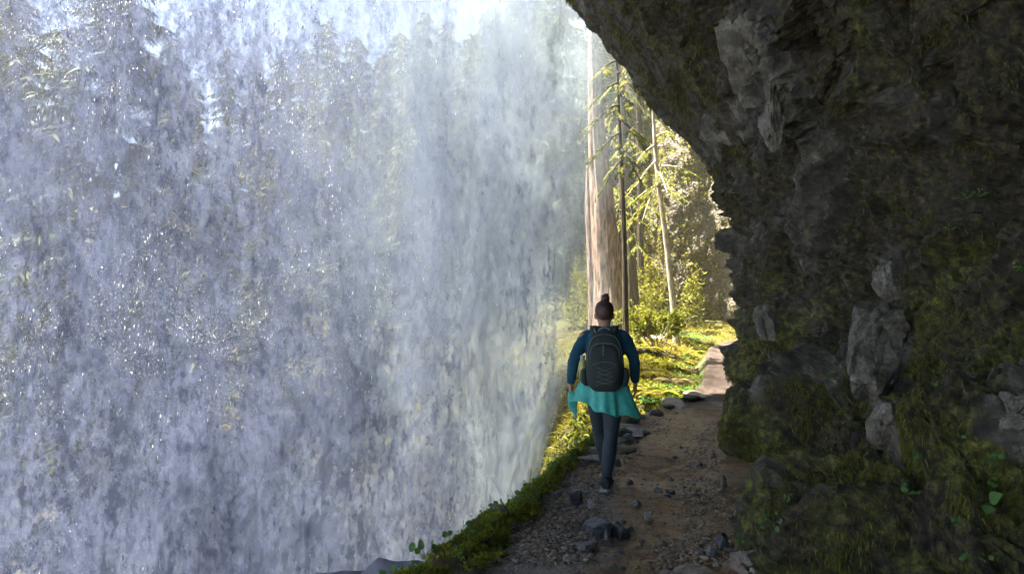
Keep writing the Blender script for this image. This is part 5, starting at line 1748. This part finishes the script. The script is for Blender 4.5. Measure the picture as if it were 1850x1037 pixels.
# jacket tied round the hips, flaring as she walks
na, nh = 96, 26
A_, H_ = np.meshgrid(np.linspace(0, 2 * np.pi, na, endpoint=False), np.linspace(0, 1, nh), indexing='ij')
ca, sa_ = np.cos(A_), np.sin(A_)
flare_r = 0.090 * np.exp(-((A_ - 6.0) / 0.42) ** 2) + 0.100 * np.exp(-((A_ - 3.45) / 0.34) ** 2)
rx = 0.172 + H_ * 0.055 + flare_r * H_ ** 1.1
ry = 0.125 + H_ * 0.045
fold = (0.016 * np.sin(A_ * 8 + 1.8 * np.sin(A_ * 2.0) + 1.5 * H_) + 0.010 * np.sin(A_ * 15 + 2 - 2 * H_)) * H_ ** 1.1 + 0.006 * noise3(np.stack([ca.ravel() * 7, sa_.ravel() * 7, H_.ravel() * 9], 1), 12).reshape(A_.shape)
hem = 0.655 + 0.018 * np.sin(A_ * 3 + 0.6) + 0.010 * np.sin(A_ * 7) + 0.115 * sstep(-0.15, -0.95, ca) - 0.025 * np.exp(-((A_ - 6.0) / 0.3) ** 2) + 0.05 * sstep(0.1, 0.9, sa_)
top = 0.985 - 0.01 * np.sin(A_)
Zj = top + (hem - top) * H_
pj = np.stack([(rx + fold) * ca, (ry + fold) * sa_ + 0.005, Zj + 0.012 * noise3(np.stack([A_.ravel() * 3, H_.ravel() * 4, 0 * A_.ravel()], 1), 3).reshape(A_.shape) * H_], -1)
i, j = np.meshgrid(np.arange(na), np.arange(nh - 1), indexing='ij')
Q = np.stack([i * nh + j, ((i + 1) % na) * nh + j, ((i + 1) % na) * nh + j + 1, i * nh + j + 1], -1).reshape(-1, 4)
jk = Soup().add(pj.reshape(-1, 3), None, Q).build('tied_jacket', M['teal'], person)
md = jk.modifiers.new('thickness', 'SOLIDIFY'); md.thickness = 0.006; md.offset = 1
jk['label'] = 'teal jacket tied round the hips'
sv = Soup()
zz_ = np.linspace(0, 1, 14)
sv.loft([(-0.285 + 0.035 * k_ + 0.006 * math.sin(k_ * 9), -0.035 - 0.01 * math.sin(k_ * 7), 0.83 - 0.235 * k_) for k_ in zz_], 0.006 + 0.042 * np.sin(np.pi * np.clip(zz_ * 0.75 + 0.2, 0, 1)) ** 1.0 * (1 - zz_ ** 2.2), 0.006 + 0.010 * (1 - zz_), seg=12)
sv.build('sleeve', M['teal'], jk)
sv = Soup()
sv.tube(np.array([(-0.03, 0.135, 0.955), (0.0, 0.155, 0.95), (0.03, 0.135, 0.955)]), [0.02, 0.03, 0.02], 10)
sv.build('knot', M['teal'], jk)

# ------------------------------------------------------------------ backpack on her back
bp = empty('backpack', person.location + Vector((0, 0, 0)), person.rotation_euler.z)
tag(bp, 'charcoal daypack with grey zips and cords on the hiker\'s back', 'backpack')
def superloft(C, W, D, seg=32, power=3.2):
    return Soup().loft(C, W, D, seg=seg, power=power)
zb = np.linspace(0, 1, 15)
wb = 0.158 * np.array([0.55, 0.80, 0.92, 0.98, 1, 1.02, 1.02, 1.0, 0.97, 0.94, 0.90, 0.84, 0.74, 0.58, 0.30])
db = 0.088 * np.array([0.60, 0.85, 0.96, 1, 1.03, 1.04, 1.03, 1.0, 0.96, 0.92, 0.86, 0.78, 0.68, 0.52, 0.30])
cb = [(0.0, -0.185 + 0.01 * z_, 0.855 + 0.505 * z_) for z_ in zb]
main = superloft(cb, wb, db)
def packwr(co): return 0.004 * noise3(co * 18, 2) + 0.002 * noise3(co * 45, 3)
bag = remesh(main, 'bag', 0.010, M['pack'], bp, 2, packwr)
fp = superloft([(0.0, -0.255, 0.90 + 0.34 * z_) for z_ in np.linspace(0, 1, 11)], 0.128 * np.array([0.5, .82, .95, 1, 1.02, 1.02, 1, .96, .88, .72, .4]), 0.040 * np.array([.5, .85, 1, 1.05, 1.05, 1.02, .98, .92, .82, .66, .4]))
pk = remesh(fp, 'front_pocket', 0.009, M['pack'], bp, 2, packwr)
def back_y(x, z_):
    """outer surface of the pack towards the camera"""
    q = np.clip((z_ - 0.90) / 0.34, 0, 1)
    a1 = np.interp(q, np.linspace(0, 1, 11), 0.128 * np.array([0.5, .82, .95, 1, 1.02, 1.02, 1, .96, .88, .72, .4]))
    d1 = np.interp(q, np.linspace(0, 1, 11), 0.040 * np.array([.5, .85, 1, 1.05, 1.05, 1.02, .98, .92, .82, .66, .4]))
    inside = (z_ > 0.9) & (z_ < 1.24) & (np.abs(x) < a1 * 0.97)
    y1 = -0.255 - d1 * np.clip(1 - (np.abs(x) / a1) ** 3.2, 0, 1) ** (1 / 3.2)
    q2 = np.clip((z_ - 0.855) / 0.505, 0, 1)
    w2 = np.interp(q2, zb, wb); d2 = np.interp(q2, zb, db)
    y2 = -0.185 - d2 * np.clip(1 - (np.abs(x) / w2) ** 3.2, 0.02, 1) ** (1 / 3.2)
    return np.where(inside, np.minimum(y1, y2), y2)
def on_pack(xz, rad, name, matn, parent, lift=0.003, n=40):
    c = catmull(np.array([(a, 0, b) for a, b in xz], float), n)
    c[:, 1] = back_y(c[:, 0], c[:, 2]) - lift
    Soup().tube(c, rad, 6).build(name, M[matn], parent)
on_pack([(-0.12, 1.13), (-0.115, 1.20), (-0.08, 1.245), (0, 1.258), (0.08, 1.245), (0.115, 1.20), (0.12, 1.13)], 0.0032, 'zip', 'packgrey', bag)
on_pack([(-0.145, 1.08), (-0.135, 1.20), (-0.095, 1.30), (0, 1.330), (0.095, 1.30), (0.135, 1.20), (0.145, 1.08)], 0.0028, 'zip', 'packgrey', bag)
on_pack([(-0.095, 1.08), (-0.05, 1.10), (0, 1.106), (0.05, 1.10), (0.095, 1.08)], 0.0028, 'zip', 'packgrey', pk)
on_pack([(-0.01, 1.24), (-0.008, 1.20), (-0.012, 1.155)], 0.006, 'zip_pull', 'packgrey', bag, 0.006, 10)
Z1 = [(-0.07, 1.06), (0.06, 1.02), (-0.065, 0.985), (0.065, 0.945), (-0.055, 0.92)]
Z2 = [(0.07, 1.06), (-0.06, 1.02), (0.065, 0.985), (-0.065, 0.945), (0.055, 0.92)]
for Zc in (Z1, Z2):
    for a, b in zip(Zc[:-1], Zc[1:]):
        on_pack([a, ((a[0] + b[0]) / 2, (a[1] + b[1]) / 2), b], 0.0020, 'bungee_cord', 'packgrey', pk, 0.003, 14)
u = np.linspace(0, np.pi, 16)
Soup().tube(np.stack([0.055 * np.cos(u), np.full(16, -0.165), 1.335 + 0.050 * np.sin(u)], 1), 0.0065, 8).build('carry_handle', M['packgrey'], bp)
for sx in (-1, 1):
    c = catmull(np.array([(sx * 0.075, -0.125, 1.30), (sx * 0.088, -0.075, 1.372), (sx * 0.095, 0.0, 1.392), (sx * 0.098, 0.085, 1.345), (sx * 0.105, 0.130, 1.22), (sx * 0.125, 0.115, 1.08), (sx * 0.165, 0.0, 0.98), (sx * 0.15, -0.13, 0.92)]), 50)
    sp = Soup()
    tn = unit(np.gradient(c, axis=0)); sd = np.tile([1.0, 0, 0], (50, 1)); nm = unit(np.cross(tn, sd))
    wv = np.interp(np.linspace(0, 1, 50), [0, 0.1, 0.6, 0.75, 1], [0.026, 0.030, 0.028, 0.012, 0.012])[:, None]
    ring = np.stack([c + sd * wv + nm * 0.006, c + sd * wv - nm * 0.006, c - sd * wv - nm * 0.006, c - sd * wv + nm * 0.006], 1).reshape(-1, 3)
    i, j = np.meshgrid(np.arange(49), np.arange(4), indexing='ij')
    sp.add(ring, None, np.stack([i * 4 + j, i * 4 + (j + 1) % 4, (i + 1) * 4 + (j + 1) % 4, (i + 1) * 4 + j], -1).reshape(-1, 4))
    sp.build('shoulder_strap', M['pack'], bp)
    Soup().tube([(sx * 0.075, -0.150, 1.345), (sx * 0.082, -0.11, 1.358), (sx * 0.088, -0.06, 1.378)], 0.007, 6).build('load_strap', M['packgrey'], bp)
    c = np.array([(sx * 0.150, -0.17, 0.90), (sx * 0.172, -0.17, 0.93), (sx * 0.176, -0.17, 0.98), (sx * 0.172, -0.17, 1.03), (sx * 0.160, -0.17, 1.05)])
    superloft(c, [0.02, 0.026, 0.030, 0.028, 0.022], [0.040, 0.052, 0.056, 0.054, 0.050], 18).build('side_pocket', M['pack'], bp)
# drink bottle in the left side pocket
bo = empty('drink_bottle', person.location, person.rotation_euler.z)
tag(bo, 'small drink bottle in the left side pocket of the daypack', 'bottle')
Soup().loft([(-0.182, -0.175, z_) for z_ in (0.955, 0.96, 1.05, 1.10, 1.115, 1.13)], [0.024, 0.030, 0.031, 0.029, 0.018, 0.014], [0.024, 0.030, 0.031, 0.029, 0.018, 0.014], seg=18).build('bottle_body', M['bottle'], bo)
Soup().loft([(-0.182, -0.175, z_) for z_ in (1.118, 1.122, 1.148, 1.152)], [0.018, 0.021, 0.021, 0.017], [0.018, 0.021, 0.021, 0.017], seg=18).build('cap', M['cap'], bo)

# ------------------------------------------------------------------ moist air
hb = Soup()
x0, x1, y0, y1, z0, z1 = -152, 152, -72, 172, -12, 45
hb.add([(x, y, z) for x in (x0, x1) for y in (y0, y1) for z in (z0, z1)], None, [(0, 1, 3, 2), (4, 6, 7, 5), (0, 4, 5, 1), (2, 3, 7, 6), (0, 2, 6, 4), (1, 5, 7, 3)])
t = NT('moist_air')
v = t.node('ShaderNodeVolumePrincipled')
v.inputs['Color'].default_value = (1.0, 0.93, 0.62, 1)
v.inputs['Density'].default_value = 0.0013
v.inputs['Anisotropy'].default_value = 0.3
t.l.new(v.outputs[0], t.out.inputs['Volume'])
hz_ = hb.build('haze', t.m, None, False)
hz_['kind'] = 'stuff'
